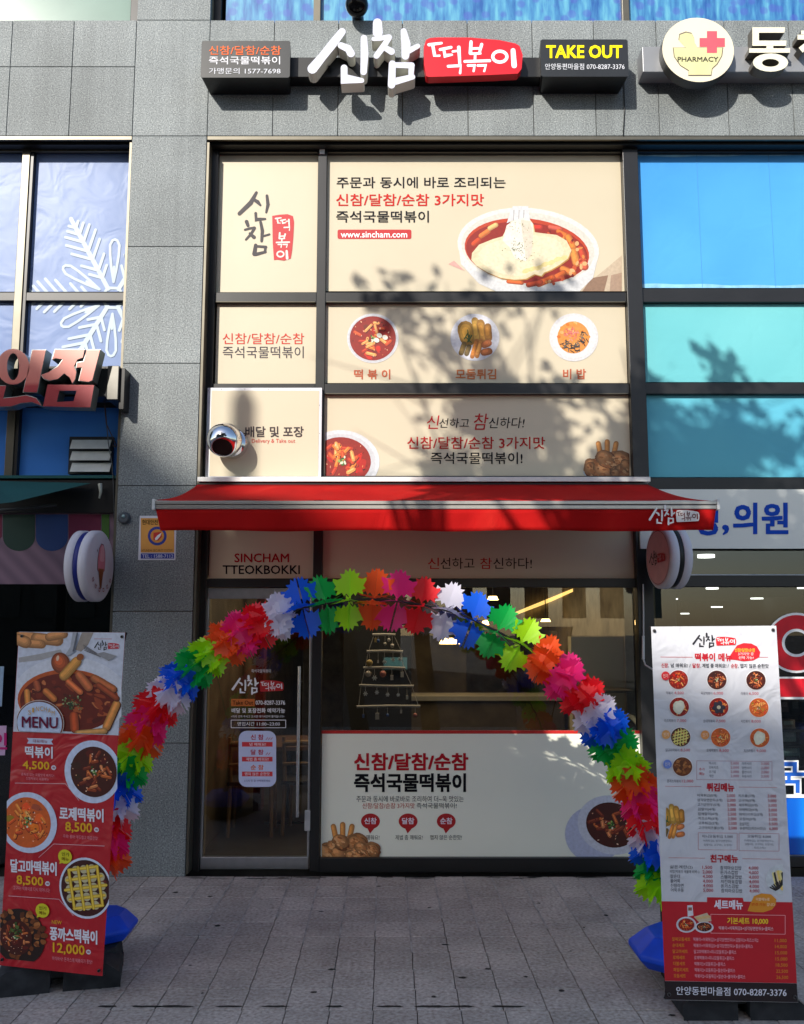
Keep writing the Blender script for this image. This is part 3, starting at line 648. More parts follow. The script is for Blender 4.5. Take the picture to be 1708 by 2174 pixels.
def d2(q):
    q.T('주문과 동시에 바로 조리되는', 715, 375, 1074, 399, BK, .012); q.T('신참/달참/순참 3가지맛', 714, 411, 1028, 437, RD, .012); q.T('즉석국물떡볶이', 714, 447, 911, 472, BK, .012)
    q.rrect(717, 487, 874, 507, 4, (200, 26, 32)); q.T('www.sincham.com', 724, 490.5, 865, 504, (244, 240, 240), .012)
    q.clip = (693, 324, XR-1, 618); q.part('bowl_picture'); f = lambda x, y: (928.9+x*.2952, 371.5+y*.2952)
    g = random.Random(3)
    q.poly([f(*p) for p in ((1000, 840), (1180, 700), (1330, 575), (1420, 560), (1420, 840))], (206, 186, 160), 1)
    q.poly([f(*p) for p in ((1040, 840), (1110, 740), (1230, 720), (1200, 840))], (150, 118, 96), 1.4); q.poly([f(*p) for p in ((1240, 840), (1250, 720), (1330, 700), (1420, 760), (1420, 840))], (176, 148, 126), 1.5)
    q.poly([f(*p) for p in ((80, 640), (120, 615), (200, 690))], (226, 170, 160), 1)
    q.poly([f(*p) for p in ((150, 480), (170, 640), (300, 780), (520, 880), (980, 880), (1120, 740), (1165, 560))], (222, 222, 224), 2)
    q.ell(*f(655, 520), 151, 84, (232, 231, 226), 2.5, .09); q.ell(*f(652, 528), 142, 77, (222, 218, 208), 3, .09); q.ell(*f(645, 545), 133, 69, (196, 60, 24), 3.5, .11); q.ell(*f(645, 555), 130, 64, (150, 26, 10), 4, .11)
    for (x, y, l, wd, a, c) in ((340, 420, 70, 26, -.6, (226, 120, 50)), (400, 370, 60, 24, -.5, (240, 190, 120)), (280, 480, 60, 26, -.7, (206, 70, 24)), (850, 380, 80, 24, .2, (214, 90, 70)), (900, 420, 70, 28, .5, (224, 110, 40)),
                              (960, 480, 90, 34, 1.1, (232, 130, 46)), (990, 590, 100, 40, 1.3, (236, 140, 60)), (1040, 560, 80, 34, 1.2, (200, 70, 40)), (940, 690, 90, 34, .4, (228, 124, 50)), (880, 720, 80, 30, -.5, (214, 100, 36)),
                              (780, 760, 110, 34, -.4, (210, 90, 30)), (700, 780, 90, 26, -.2, (196, 70, 26)), (720, 375, 60, 30, 0, (206, 50, 36)), (1050, 640, 70, 40, 1.0, (210, 90, 60)), (560, 770, 90, 20, .1, (220, 100, 40))):
        X, Y_ = f(x, y)
        for t in range(3): q.cap(X-t, Y_-t*.8, l*.42*(1-.12*t), wd*.42*(1-.28*t), a, tuple(min(255, int(v*(.8+.16*t))) for v in c), 4.4)
    for k in range(30):
        a = g.uniform(-1.2, 1.2); r = g.uniform(.82, .98); x, y = f(645+440*r*math.cos(a), 555+215*r*math.sin(a)+40); q.ell(x, y, g.uniform(2, 7), g.uniform(2, 5), g.choice([(230, 140, 60), (180, 50, 20), (240, 180, 120), (120, 20, 8), (206, 84, 40)]), 4.8, g.random()*3, 9)
    cheese = [(250, 560), (300, 500), (400, 460), (470, 440), (500, 380), (530, 330), (600, 305), (660, 310), (690, 350), (700, 410), (760, 418), (860, 430), (930, 470), (965, 540), (940, 600), (880, 645), (820, 680), (770, 700), (750, 725), (700, 712), (640, 745), (560, 752), (460, 740), (360, 700), (280, 650), (245, 610)]
    q.poly([f(x+6, y+8) for x, y in cheese], (196, 140, 70), 7); q.poly([f(*p) for p in cheese], (232, 218, 180), 7.3)
    q.poly([f(600+(x-600)*.86, 560+(y-560)*.86) for x, y in cheese], (238, 226, 194), 7.6)
    for k in range(7): q.ell(*f(640+k*45, 690-k*16+g.uniform(-12, 12)), 9, 5, (236, 216, 150), 7.9, -.4, 12)
    q.poly([f(*p) for p in ((500, 345), (530, 250), (545, 222), (655, 222), (668, 330), (640, 305), (560, 320))], (226, 226, 228), 8)
    for x in (548, 585, 620): q.line([f(x, 335), f(x+4, 250)], 1.6, (176, 172, 172), 8.4)
    q.poly([f(*p) for p in ((470, 470), (500, 360), (560, 320), (640, 305), (685, 345), (690, 430), (680, 550), (640, 620), (560, 600), (520, 520))], (240, 234, 222), 9)
    q.poly([f(*p) for p in ((600, 320), (670, 330), (690, 430), (680, 560), (640, 620), (620, 480))], (226, 214, 196), 9.3)
    for k in range(70):
        x = g.gauss(590, 60); y = g.uniform(340, 620); q.ell(*f(x, y), g.uniform(.5, 1.4), g.uniform(.5, 1.1), g.choice([(110, 116, 60), (70, 84, 36), (150, 146, 90)]), 10, 0, 6)
    for k in range(12): q.cap(*f(g.uniform(530, 620), g.uniform(490, 545)), 5, 1, g.random()*3, (70, 96, 40), 10.4)
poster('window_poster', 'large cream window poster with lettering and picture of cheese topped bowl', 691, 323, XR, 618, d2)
poster('window_poster', 'cream window poster with two lines of lettering under the brush logo', 459, 642, 673, 815,
       lambda q: (q.T('신참/달참/순참', 473, 707, 646, 730, (196, 66, 56), .0), q.T('즉석국물떡볶이', 473, 735, 645, 760, (76, 72, 78), .0)))
def d4(q):
    BR = (178, 92, 66)
    q.T('떡 볶 이', 752, 784, 829, 805, BR, .02); q.T('모둠튀김', 968, 783, 1054, 805, (188, 112, 70), .02); q.T('비 밥', 1196, 783, 1245, 805, BR, .02)
    q.part('red_bowl_picture'); bowl(q, 792, 718, 49, 47, 'red', 0, seed=4, rim=1.12)
    for x, y in ((806, 712), (818, 716), (800, 722)): q.ell(x, y, 6, 5, (244, 242, 226), 12, .4, 14)
    q.part('fried_platter_picture'); q.ell(1009, 716, 52, 50, (228, 228, 236), 2); fried(q, 1007, 714, 44, 42, 5, 3)
    q.part('rice_bowl_picture'); q.ell(1219, 716, 52, 51, (226, 224, 226), 2); q.ell(1219, 716, 46, 45, (234, 232, 232), 3); bowl(q, 1218, 716, 34, 34, 'bi', 0, seed=9, rim=0, lay=3)
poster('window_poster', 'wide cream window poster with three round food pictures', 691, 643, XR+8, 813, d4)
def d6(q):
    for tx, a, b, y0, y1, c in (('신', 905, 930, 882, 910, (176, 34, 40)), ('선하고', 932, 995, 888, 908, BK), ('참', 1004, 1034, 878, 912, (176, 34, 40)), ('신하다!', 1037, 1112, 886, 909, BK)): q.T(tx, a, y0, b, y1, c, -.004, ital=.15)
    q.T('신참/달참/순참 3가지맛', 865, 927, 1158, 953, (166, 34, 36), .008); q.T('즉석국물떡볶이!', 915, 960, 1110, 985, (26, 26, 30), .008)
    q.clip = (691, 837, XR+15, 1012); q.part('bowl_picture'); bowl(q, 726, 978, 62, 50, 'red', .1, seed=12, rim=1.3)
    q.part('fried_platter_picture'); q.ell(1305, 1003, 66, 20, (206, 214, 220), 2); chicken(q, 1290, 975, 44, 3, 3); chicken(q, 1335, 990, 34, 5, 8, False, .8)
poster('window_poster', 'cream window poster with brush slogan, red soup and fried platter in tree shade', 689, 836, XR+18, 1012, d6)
poster('transom_sign', 'small cream transom sign with latin lettering over the glass door', 446, 1046, 668, 1228,
       lambda q: (q.T('SINCHAM', 498, 1175, 614, 1194, (160, 26, 36), .016), q.T('TTEOKBOKKI', 473, 1200, 637, 1219, (28, 26, 32), .016)), cat='sign')
def d8(q):
    for tx, a, b, c in (('신', 909, 933, RD), ('선하고', 936, 1008, (34, 24, 26)), ('참', 1020, 1045, RD), ('신하다!', 1048, 1130, (34, 24, 26))): q.T(tx, a, 1184, b, 1208, c, .002)
poster('transom_sign', 'wide cream transom sign with one slogan under the red awning', 686, 1046, 1356, 1228, d8, cat='sign')
def d10(q):
    q.part('red_band'); q.rect(683, 1551, 1364, 1558, (186, 34, 30), 1)
    q.part('lettering')
    q.T('신참/달참/순참', 752, 1599, 995, 1636, (180, 28, 40), .028); q.T('즉석국물떡볶이', 752, 1642, 990, 1682, (22, 20, 24), .028)
    q.T('주문과 동시에 바로바로 조리하여 더~욱 맛있는', 757, 1690, 985, 1703, (66, 66, 70), 0); q.T('신참/달참/순참 3가지맛', 770, 1705, 881, 1717, (190, 80, 60), 0); q.T('즉석국물떡볶이!', 885, 1705, 970, 1717, (66, 66, 70), 0)
    for x, a, t1, t2, c0, c1 in ((787, 0, '신참', '넘 매워요!', 767, 806), (867, 0, '달참', '제법 좀 매워요!', 840, 898), (948, 0, '순참', '맵지 않은 순한맛!', 914, 981)):
        q.ell(x, 1744, 20, 16.5, (178, 26, 30)); q.poly([(x-8, 1756), (x+10, 1757), (x-1, 1770)], (178, 26, 30)); q.T(t1, x-13, 1736.5, x+13, 1750, (232, 222, 236), .02); q.T(t2, c0, 1773, c1, 1783.5, (70, 66, 66), 0)
    q.clip = (684, 1559, 1363, 1821)
    q.part('fried_platter_picture'); q.ell(735, 1808, 68, 16, (200, 206, 210), 1.4); chicken(q, 728, 1790, 46, 7, 3); chicken(q, 770, 1802, 32, 8, 9, False)
    q.part('bowl_picture'); q.ell(1262, 1772, 62, 60, (186, 190, 214), 1.2, .3); q.ell(1300, 1752, 74, 62, (206, 208, 220), 2, .3); bowl(q, 1300, 1752, 56, 47, 'dark', .35, seed=21, rim=0, lay=3)
poster('window_poster', 'cream lower window poster with bold lettering behind the paper arch', 683, 1551, 1364, 1822, d10, Y=YG-.004, col=mat((238, 238, 222), .42, 0, .015, 3, spec=.35))
# delivery board: stands proud of the frame, over the exhaust duct
db = thing('delivery_board', 'cream board with white edging around the steel exhaust cowl', 'sign', (-1.2, YF-.05, PZ(1013, YF)))
YD = YF-.03
pane_box(438, 823, 683, 1013, YD, mat((212, 212, 218), .5), .03).build('edging', db, bevel=.003)
pane_box(447, 829, 677, 1011, YD-.003, CREAM, .004).build('sheet', db)
q = Print(db, PY(YD-.003)); q.T('배달 및 포장', 521, 905, 645, 928, (66, 58, 60), .016); q.T('Delivery & Take out', 535, 931.5, 627, 942.5, (196, 74, 66), .004); q.done()
for x, y in ((443, 829), (470, 826), (520, 826), (570, 826), (620, 826), (660, 826), (679, 860), (679, 920), (679, 970)):
    p = onY(x, y, YD-.001); MB().sphere(p, .004, ALU, 6, 4).build('rivet', db)
# chrome exhaust cowl
c0 = onY(477, 934, YD-.16); ex = thing('exhaust_cowl', 'round polished steel exhaust cowl on the delivery board', 'vent', (c0.x, YD, c0.z))
mb = MB(); ax = Vector((.0, -.72, -.70)).normalized(); R = .135
u = ax.cross(Vector((1, 0, 0))).normalized(); v = ax.cross(u); vs = []; NR, NS = 14, 28
for i in range(NR+1):
    a = math.radians(36)+(math.pi-math.radians(36))*i/NR
    for k in range(NS):
        t = 2*math.pi*k/NS; vs.append(c0+(ax*math.cos(a)+(u*math.cos(t)+v*math.sin(t))*math.sin(a))*R)
mb.add(vs, [(i*NS+k, i*NS+(k+1) % NS, (i+1)*NS+(k+1) % NS, (i+1)*NS+k) for i in range(NR) for k in range(NS)], CHROME, True).build('shell', ex, solid=.003)
MB().add([c0+(ax*math.cos(math.radians(39))+(u*math.cos(2*math.pi*k/28)+v*math.sin(2*math.pi*k/28))*math.sin(math.radians(39)))*R*.93 for k in range(28)], [tuple(range(28))], mat((26, 10, 10), .9)).build('opening', ex)
MB().tube([(c0.x+.035, YD-.0, c0.z+.005), (c0.x+.03, YD-.06, c0.z+.005)], [.128, .118], CHROME, 32).build('collar', ex)
c1 = onY(758, 10, YW-.12); e2 = thing('dome_vent', 'small black dome vent in front of the upper blue windows', 'vent', (c1.x, YW, c1.z))
MB().sphere(c1, .095, mat((14, 14, 16), .12, .6, 0), 24, 14).build('dome', e2); MB().tube([(c1.x, YW-.1, c1.z), (c1.x, YG, c1.z)], .05, BLACK).build('neck', e2)

# ------------------------------------------------------------------ shop sign over the windows
YS = YW-.235
sg = thing('shop_sign', 'raised white brush letters and red name plate between two black boxes on a bar', 'sign', (0, YW, PZ(180, YW)))
SB = mat((18, 19, 22), .4, .1, .1, 4); SBX = mat((30, 33, 37), .4, 0, .1, 5)
bar = lambda x0, x1, y0, y1, Yf, m: bx(PX(x0, y0, Yf), Yf, PZ(y1, Yf), PX(x1, y0, Yf), YW-.001, PZ(y0, Yf), m)
bar(600, 1160, 121, 163, YW-.13, SB).build('mounting_bar', sg, bevel=.004)
def sbox(x0, y0, x1, y1, draw, tapered=True):
    o = MB(); a = onY(x0, y0, YS); b = onY(x1, y1, YS); r = .012
    fr = [(a.x+r, YS, a.z), (b.x-r, YS, a.z), (b.x, YS, a.z-r), (b.x, YS, b.z+r), (b.x-r, YS, b.z), (a.x+r, YS, b.z), (a.x, YS, b.z+r), (a.x, YS, a.z-r)]
    k = .03; bk = [(x+(k if x < (a.x+b.x)/2 else -k)*.7, YW-.002, z+(0 if z > (a.z+b.z)/2 else .0)) for x, y, z in fr]
    o.prism(fr, bk, SBX, SB).build('light_box', sg, bevel=.004)
    q = Print(sg, PY(YS)); draw(q); q.done()
sbox(428.5, 86, 615.5, 164, lambda q: (q.T('신참/달참/순참', 444, 96.5, 597, 115.5, (226, 110, 66), .008), q.T('즉석국물떡볶이', 444, 119, 595, 136, (226, 226, 232), .008), q.T('가맹문의 1577-7698', 444, 143.5, 596, 156.5, (214, 216, 224), .004)))
sbox(1148, 83, 1336, 162, lambda q: (q.T('TAKE OUT', 1160, 95, 1322, 123, (250, 226, 20), .03), q.T('안양동편마을점 070-8287-3376', 1158, 134, 1327, 147, (214, 216, 224), .004)))
EX = .125
def ext(root, name, polys, Yf, dep, mf, ms, f=lambda x, y: (x, y)):
    mb = MB(); pl = PY(Yf)
    for k, p in enumerate(polys):
        pts = [f(*c) for c in p]; a = sum(pts[i-1][0]*pts[i][1]-pts[i][0]*pts[i-1][1] for i in range(len(pts)))
        if a > 0: pts = pts[::-1]
        fr = [pl.pt(x, y, -.0009*k) for x, y in pts]; mb.prism(fr, [v+Vector((0, dep, 0)) for v in fr], mf, ms)
    return mb.build(name, root)
f2 = lambda x, y: (637+x*.3418, y*.3418)
LW = mat((198, 200, 216), .4, 0, .04, 8, emit=.0); LS = mat((206, 206, 198), .5, 0, .05, 8)
for g in (SIN[:2], SIN[2:3], SIN[3:], CHAM[:4], CHAM[4:6], CHAM[6:]):
    ext(sg, 'raised_letter', [stroke(p, wd) for p, wd in g], YS-.03, EX, LW, LS, f2)
ext(sg, 'name_plate', [PLATE], YS-.01, .085, mat((206, 16, 34), .35), mat((200, 24, 34), .45), f2)
q = Print(sg, PY(YS-.01)); q.part('plate_lettering'); strokes(q, TTEOK+BOKK+IBAR, f2, .3418, (234, 226, 236), 2); ring(q, f2, .3418, (234, 226, 236), 2); q.done()
for x in (700, 860, 1010): MB().tube([onY(x, 142, YS+.06), onY(x, 142, YW-.12)], .012, SB).build('standoff', sg)
MB().tube([onY(1325, 165, YW-.012), onY(1327, 230, YW-.012), onY(1324, 285, YW-.012), onY(1326, 310, YF-.02)], .004, BLACK, 6).build('power_cable', sg)
# pharmacy sign
ps = thing('pharmacy_sign', 'round cream mortar and red cross emblem with block letters on grey bar', 'sign', (2.6, YW, PZ(180, YW)))
GB = mat((136, 138, 142), .4, .2, .06, 4)
p_ = [(1352, 151), (1364, 98), (1800, 98), (1800, 151)]
Yp = YW-.16; bx(PX(1364, 98, Yp), Yp, PZ(152, Yp), 6, YW-.001, PZ(98, Yp), GB).build('mounting_bar', ps, bevel=.006)
pc = onY(1483, 105, YS-.02); n = 56
rr = onY(1559, 105, YS-.02).x-pc.x; CRM = (226, 216, 190)
front = [(pc.x+rr*math.cos(-2*math.pi*k/n), YS-.02, pc.z+rr*.97*math.sin(-2*math.pi*k/n)) for k in range(n)]
MB().prism(front, [(x, y+.1, z) for x, y, z in front], mat(CRM, .45, 0, .03, 6), mat((60, 60, 58), .4)).build('emblem_disc', ps, bevel=.004)
f3 = lambda x, y: (1114.6+x*.3475, y*.3475)
q = Print(ps, PY(YS-.02)); q.part('emblem_print'); OUT = (96, 84, 78); OLV = (204, 202, 150)
mort = [(905, 288), (985, 288), (960, 262), (940, 240), (945, 205), (985, 190), (1020, 198), (1036, 230), (1040, 262), (1055, 288), (1215, 288), (1208, 340), (1180, 390), (1148, 420), (1142, 462), (1000, 462), (1002, 432), (950, 400), (912, 345)]
q.poly([f3(*p) for p in mort], OUT, 1); q.poly([f3(1058+(x-1058)*.965, 330+(y-330)*.95) for x, y in mort], OLV, 2)
for x0, y0, x1, y1 in ((1114, 188, 1176, 322), (1069, 230, 1224, 283)): a = f3(x0, y0); b = f3(x1, y1); q.rect(*a, *b, (232, 84, 98), 3)
q.T('PHARMACY', *f3(935, 345), *f3(1184, 375), (70, 66, 56), .02, 5); q.done()
def quad4(o, i):   # frame of four pieces from outer and inner quads
    return [[o[0], o[1], i[1], i[0]], [o[1], o[2], i[2], i[1]], [o[2], o[3], i[3], i[2]], [o[3], o[0], i[0], i[3]]]
LT = mat((220, 216, 196), .45, 0, .04, 6); LD = mat((96, 92, 84), .45)
ext(ps, 'block_letter', [[(1392, 165), (1592, 165), (1588, 198), (1432, 198), (1432, 246), (1600, 246), (1598, 278), (1392, 278)], [(1478, 279), (1520, 279), (1520, 300), (1478, 300)], [(1372, 293), (1622, 293), (1622, 320), (1372, 320)]], YS-.02, .1, LT, LD, f3)
rg = []
for part in (0, 1):
    P_ = [(1503+108*math.cos(math.pi*(k/10+part)), 380+56*math.sin(math.pi*(k/10+part))) for k in range(11)] + [(1503+52*math.cos(math.pi*(k/10+part)), 382+24*math.sin(math.pi*(k/10+part))) for k in range(10, -1, -1)]
    rg.append(P_)
ext(ps, 'block_letter', rg, YS-.02, .1, LT, LD, f3)
ext(ps, 'block_letter', [[(1668, 210), (1800, 210), (1800, 240), (1668, 240)], [(1690, 185), (1800, 185), (1800, 208), (1690, 208)], [(1675, 290), (1735, 242), (1760, 242), (1700, 320)]], YS-.02, .1, LT, LD, f3)

# ------------------------------------------------------------------ red awning
YR = 5.46
aw = thing('awning', 'red fabric awning with white logo on its valance over the shop front', 'awning', (.15, YW, PZ(1020, YW)))
xa0, xa1 = PX(426, 1031, YW), PX(1368, 1024, YW); xf0, xf1 = PX(333, 1066, YR), PX(1518, 1055, YR)
zbk = PZ(1029, YW-.06); zfr = PZ(1063, YR); 
REDF = translucent('red_canvas', (222, 36, 34), .5); REDF.node_tree.nodes['Principled BSDF'].inputs['Roughness'].default_value = .8; REDF.node_tree.nodes['Principled BSDF'].inputs['Specular IOR Level'].default_value = .15
t_ = REDF.node_tree; g_ = t_.nodes.new('ShaderNodeNewGeometry'); n_ = t_.nodes.new('ShaderNodeTexNoise'); n_.inputs['Scale'].default_value = 1.6; n_.inputs['Detail'].default_value = 5; n_.inputs['Distortion'].default_value = 1.2
mp_ = t_.nodes.new('ShaderNodeMapping'); mp_.inputs['Scale'].default_value = (1.6, .6, .8); t_.links.new(g_.outputs['Position'], mp_.inputs[0]); t_.links.new(mp_.outputs[0], n_.inputs[0])
b_ = t_.nodes.new('ShaderNodeBump'); b_.inputs['Strength'].default_value = .55; b_.inputs['Distance'].default_value = .05; t_.links.new(n_.outputs[0], b_.inputs['Height']); t_.links.new(b_.outputs[0], t_.nodes['Principled BSDF'].inputs['Normal'])
r_ = ramp(t_, [(.3, lin((196, 26, 28))), (.55, lin((220, 34, 33))), (.75, lin((232, 52, 44)))], n_.outputs[0]); t_.links.new(r_.outputs[0], t_.nodes['Principled BSDF'].inputs['Base Color'])
vs = []; nx, ny = 60, 8; mb = MB()
for j in range(ny+1):
    t = j/ny
    for i in range(nx+1):
        sx = i/nx; x = (xa0+(xa1-xa0)*sx)*(1-t)+(xf0+(xf1-xf0)*sx)*t
        z = zbk*(1-t)+zfr*t - .03*math.sin(math.pi*t)+.004*math.sin(sx*40+2*t)*t; vs.append((x, YW-.08+(YR-YW+.08)*t, z))
mb.add(vs, [(j*(nx+1)+i, (j+1)*(nx+1)+i, (j+1)*(nx+1)+i+1, j*(nx+1)+i+1) for j in range(ny) for i in range(nx)], REDF, True); mb.build('canopy', aw, solid=.002)
vs = []; ny = 5; zv1 = PZ(1127, YR); 
for j in range(ny+1):
    t = j/ny
    for i in range(101):
        sx = i/100; x = xf0+.03*t+(xf1-.02*t-xf0-.03*t)*sx; vs.append((x, YR-.012-.008*math.sin(sx*46+1.3*math.sin(sx*9))*t+.01*t, zfr-.055+(zv1-zfr+.055+.004*math.sin(sx*21))*t-.000))
MB().add(vs, [(j*101+i, (j+1)*101+i, (j+1)*101+i+1, j*101+i+1) for j in range(ny) for i in range(100)], REDF, True).build('valance', aw, solid=.002)
RAIL = mat((176, 170, 164), .35, .7, .05, 20)
fr = MB().box(xf0-.004, YR-.025, zfr-.026, xf1+.004, YR+.03, zfr-.004, RAIL); fr.box(xf0-.004, YR-.02, zfr-.054, xf1+.004, YR+.025, zfr-.030, RAIL); fr.build('front_rail', aw, bevel=.003)
for x in (xf0-.022, xf1+.004): bx(x, YR-.03, zfr-.06, x+.018, YR+.05, zfr+.008, mat((206, 206, 206), .4)).build('end_cap', aw, bevel=.004)
bx(PX(420, 1018, YW-.1), YW-.115, PZ(1023, YW-.1), PX(1381, 1018, YW-.1), YF-.031, PZ(1013, YW-.1), mat((214, 214, 212), .4)).build('cover_strip', aw, bevel=.003)
bx(XPR+.03, YW-.1, zbk-.1, VR[0]+.05, YF-.031, zbk+.005, BLACK).build('cassette', aw)
for x in (xa0+.25, xa1-.25):
    MB().tube([(x, YW-.1, zbk-.16), (x+(.45 if x < 0 else -.45), YW-.75, zbk-.33), (x, YR+.05, zfr-.07)], .018, RAIL, 8).build('folding_arm', aw)
q = Print(aw, PY(YR-.026)); q.part('valance_logo'); q.pl = PY(YR-.024); logo(q, (1378, 1072, 1486, 1114), (238, 230, 228), (232, 222, 218), (110, 24, 26)); q.done()

# ------------------------------------------------------------------ round blade signs
def blade(name, label, px, py, Y, rad, ang, side, cband, draw, hgt=1.):
    c = onY(px, py, Y); t = thing(name, label, 'sign', (c.x, Y, c.z))
    axv = Vector((side*math.cos(ang), -math.sin(ang), 0)); uu = Vector((side*math.sin(ang), math.cos(ang), 0)); zz_ = Vector((0, 0, 1))
    WHT = mat((206, 204, 214), .5, 0, .04, 8)
    for k, (o0, o1, r, m, nm) in enumerate(((.012, .085, rad, WHT, 'disc'), (-.085, -.012, rad, WHT, 'disc'), (-.0119, .0119, rad*.965, cband, 'middle_band'))):
        vs = []; prof = [(o0, r*.0), (o0, r*.93), (o0+.012, r), (o1-.012, r), (o1, r*.93), (o1, 0)] if nm == 'disc' else [(o0-.02, 0), (o0-.02, r), (o1+.02, r), (o1+.02, 0)]
        mb = MB(); N = 48
        for (a, b) in prof:
            for i in range(N): th = 2*math.pi*i/N; vs.append(c+axv*a+(uu*math.cos(th)+zz_*math.sin(th)*hgt)*b)
        mb.add(vs, [(j*N+i, (j+1)*N+i, (j+1)*N+(i+1) % N, j*N+(i+1) % N) for j in range(len(prof)-1) for i in range(N)], m, True); mb.build(nm, t)
    bx(c.x-.012, Y, c.z-.03, c.x+.012, YF+.02, c.z+.03, BLACK).build('bracket', t)
    draw(t, c+axv*.0875, axv, uu, zz_); return t
def onface(t, name, o, axv, uu, zz_, items):
    mb = MB()
    for k, (pts, col) in enumerate(items): mb.add([o+axv*.0006*(k+1)+uu*x+zz_*y for x, y in pts], [tuple(range(len(pts)))], mat(col, .5))
    mb.build(name, t)
def circ(r, n=40, w_=.003): return [[(rr_*math.cos(2*math.pi*(k/n)*.5+ph), rr_*math.sin(2*math.pi*(k/n)*.5+ph)) for rr_, ks in ((r, range(n+1)),) for k in ks]+[((r-w_)*math.cos(math.pi*(k/n)+ph), (r-w_)*math.sin(math.pi*(k/n)+ph)) for k in range(n, -1, -1)] for ph in (0, math.pi)]
def drawr(t, o, axv, uu, zz_):
    it = [([(.205*math.cos(-k*.2094*1), .205*math.sin(-k*.2094)) for k in range(30)], (226, 176, 178))]
    it += [(c_, (90, 40, 48)) for c_ in circ(.198)]
    onface(t, 'face_print', o, axv, uu, zz_, it); it = []
    fm = lambda x, y: (.15-(x-50)/1335*.30, .055-(y-125)/405*.11)
    g = lambda x, y: fm(x, y)
    for pts, wd in SIN+CHAM: it.append((stroke([g(*p) for p in pts], [w_*.30/1335 for w_ in wd]), (50, 26, 30)))
    it.append(([g(*p) for p in PLATE], (186, 36, 50)))
    for pts, wd in TTEOK+BOKK+IBAR:
        wds = wd if hasattr(wd, '__len__') else [wd]*len(pts); it.append((stroke([g(*p) for p in pts], [w_*.30/1335 for w_ in wds]), (214, 170, 174)))
    onface(t, 'face_logo', o+axv*.001, axv, uu, zz_, it)
def drawl(t, o, axv, uu, zz_):
    it = []
    cone = [(-.045, -.02), (.05, -.02), (.012, -.165), (-.006, -.165)]
    ice = [(-.06+.0, -.03), (-.06, .05), (-.045, .12), (-.01, .16), (.03, .155), (.06, .11), (.07, .04), (.066, -.03), (.03, -.045), (-.03, -.045)]
    it.append(([(x*1.06, y*1.04) for x, y in ice], (60, 30, 40))); it.append((ice, (206, 120, 134))); it.append(([(x*.6+.01, y*.6+.06) for x, y in ice], (222, 160, 168)))
    it.append((cone, (150, 84, 40)))
    for k in range(4): it.append(([(-.04+k*.022, -.03), (-.036+k*.022, -.03), (.004+k*.004, -.16), (.0+k*.004, -.16)], (110, 56, 26)))
    for k, sx in enumerate((-1, -.6, -.2, .2, .6, 1)):
        a = -math.pi/2+sx*.95; x, y = .178*math.cos(a), .178*math.sin(a); r = .017
        for st in (((-.6, .7), (.6, .6)), ((-.5, .6), (-.5, -.6), (.5, -.7)), ((.7, .8), (.7, -.8))):
            p = [(x+r*(u_*math.cos(a+1.57)-v_*math.sin(a+1.57)), y+r*(u_*math.sin(a+1.57)+v_*math.cos(a+1.57))) for u_, v_ in st]; it.append((stroke(p, .006), (140, 40, 44)))
    it.append(([(-.115, .09), (-.108, .105), (-.115, .12), (-.122, .105)], (90, 40, 50)))
    onface(t, 'face_print', o, axv, uu, zz_, it)
blade('blade_sign', 'round white blade sign with black middle band, under the right end of the red awning', 1421, 1184, 6.62, .232, math.radians(8), -1, BLACK, drawr)
blade('blade_sign', 'round white blade sign with blue middle band and ice cream cone picture', 190, 1202, 6.6, .262, math.radians(4), 1, mat((24, 36, 120), .4), drawl, 1.0)

# ------------------------------------------------------------------ small things on the pillar
st = thing('security_notice', 'orange security company notice stuck on granite pillar beside the awning', 'sign', (PX(334, 1140, YW), YW-.002, PZ(1189, YW)))
pane_box(295, 1095, 374, 1189, YW-.0035, mat((214, 214, 222), .5), .003).build('sheet', st)
q = Print(st, PY(YW-.0035)); q.part('print'); q.rect(299, 1100, 370, 1173, (226, 160, 74)); q.rect(299, 1175, 370, 1186, (44, 60, 150))
q.T('현대안전', 302, 1103, 335, 1114, (60, 50, 30), .012); q.ell(334, 1138, 20, 20, (44, 60, 150), 2); q.ell(334, 1138, 14.5, 14.5, (224, 150, 60), 3); q.poly([(326, 1131), (342, 1129), (344, 1140), (336, 1148), (326, 1146)], (206, 50, 40), 4)
q.poly([(329, 1143), (334, 1137), (343, 1131), (340, 1139), (334, 1146), (330, 1147)], (236, 236, 236), 5)
q.T('HYUNDAI SECURITY SYSTEM', 301, 1166, 366, 1171, (120, 70, 40), 0); q.T('TEL : 1588-7112', 302, 1177, 368, 1184.5, (214, 216, 236), .01); q.done()
p = onY(265, 1100, YW); t = thing('detector', 'small round grey detector on the granite pillar left of the notice', 'detector', (p.x, YW, p.z))
MB().tube([(p.x, YW, p.z), (p.x, YW-.022, p.z), (p.x, YW-.035, p.z)], [.048, .046, .036], mat((78, 84, 90), .4), 24).build('base', t); MB().sphere((p.x, YW-.036, p.z+.01), .014, mat((150, 176, 176), .2), 12, 8).build('lens', t)

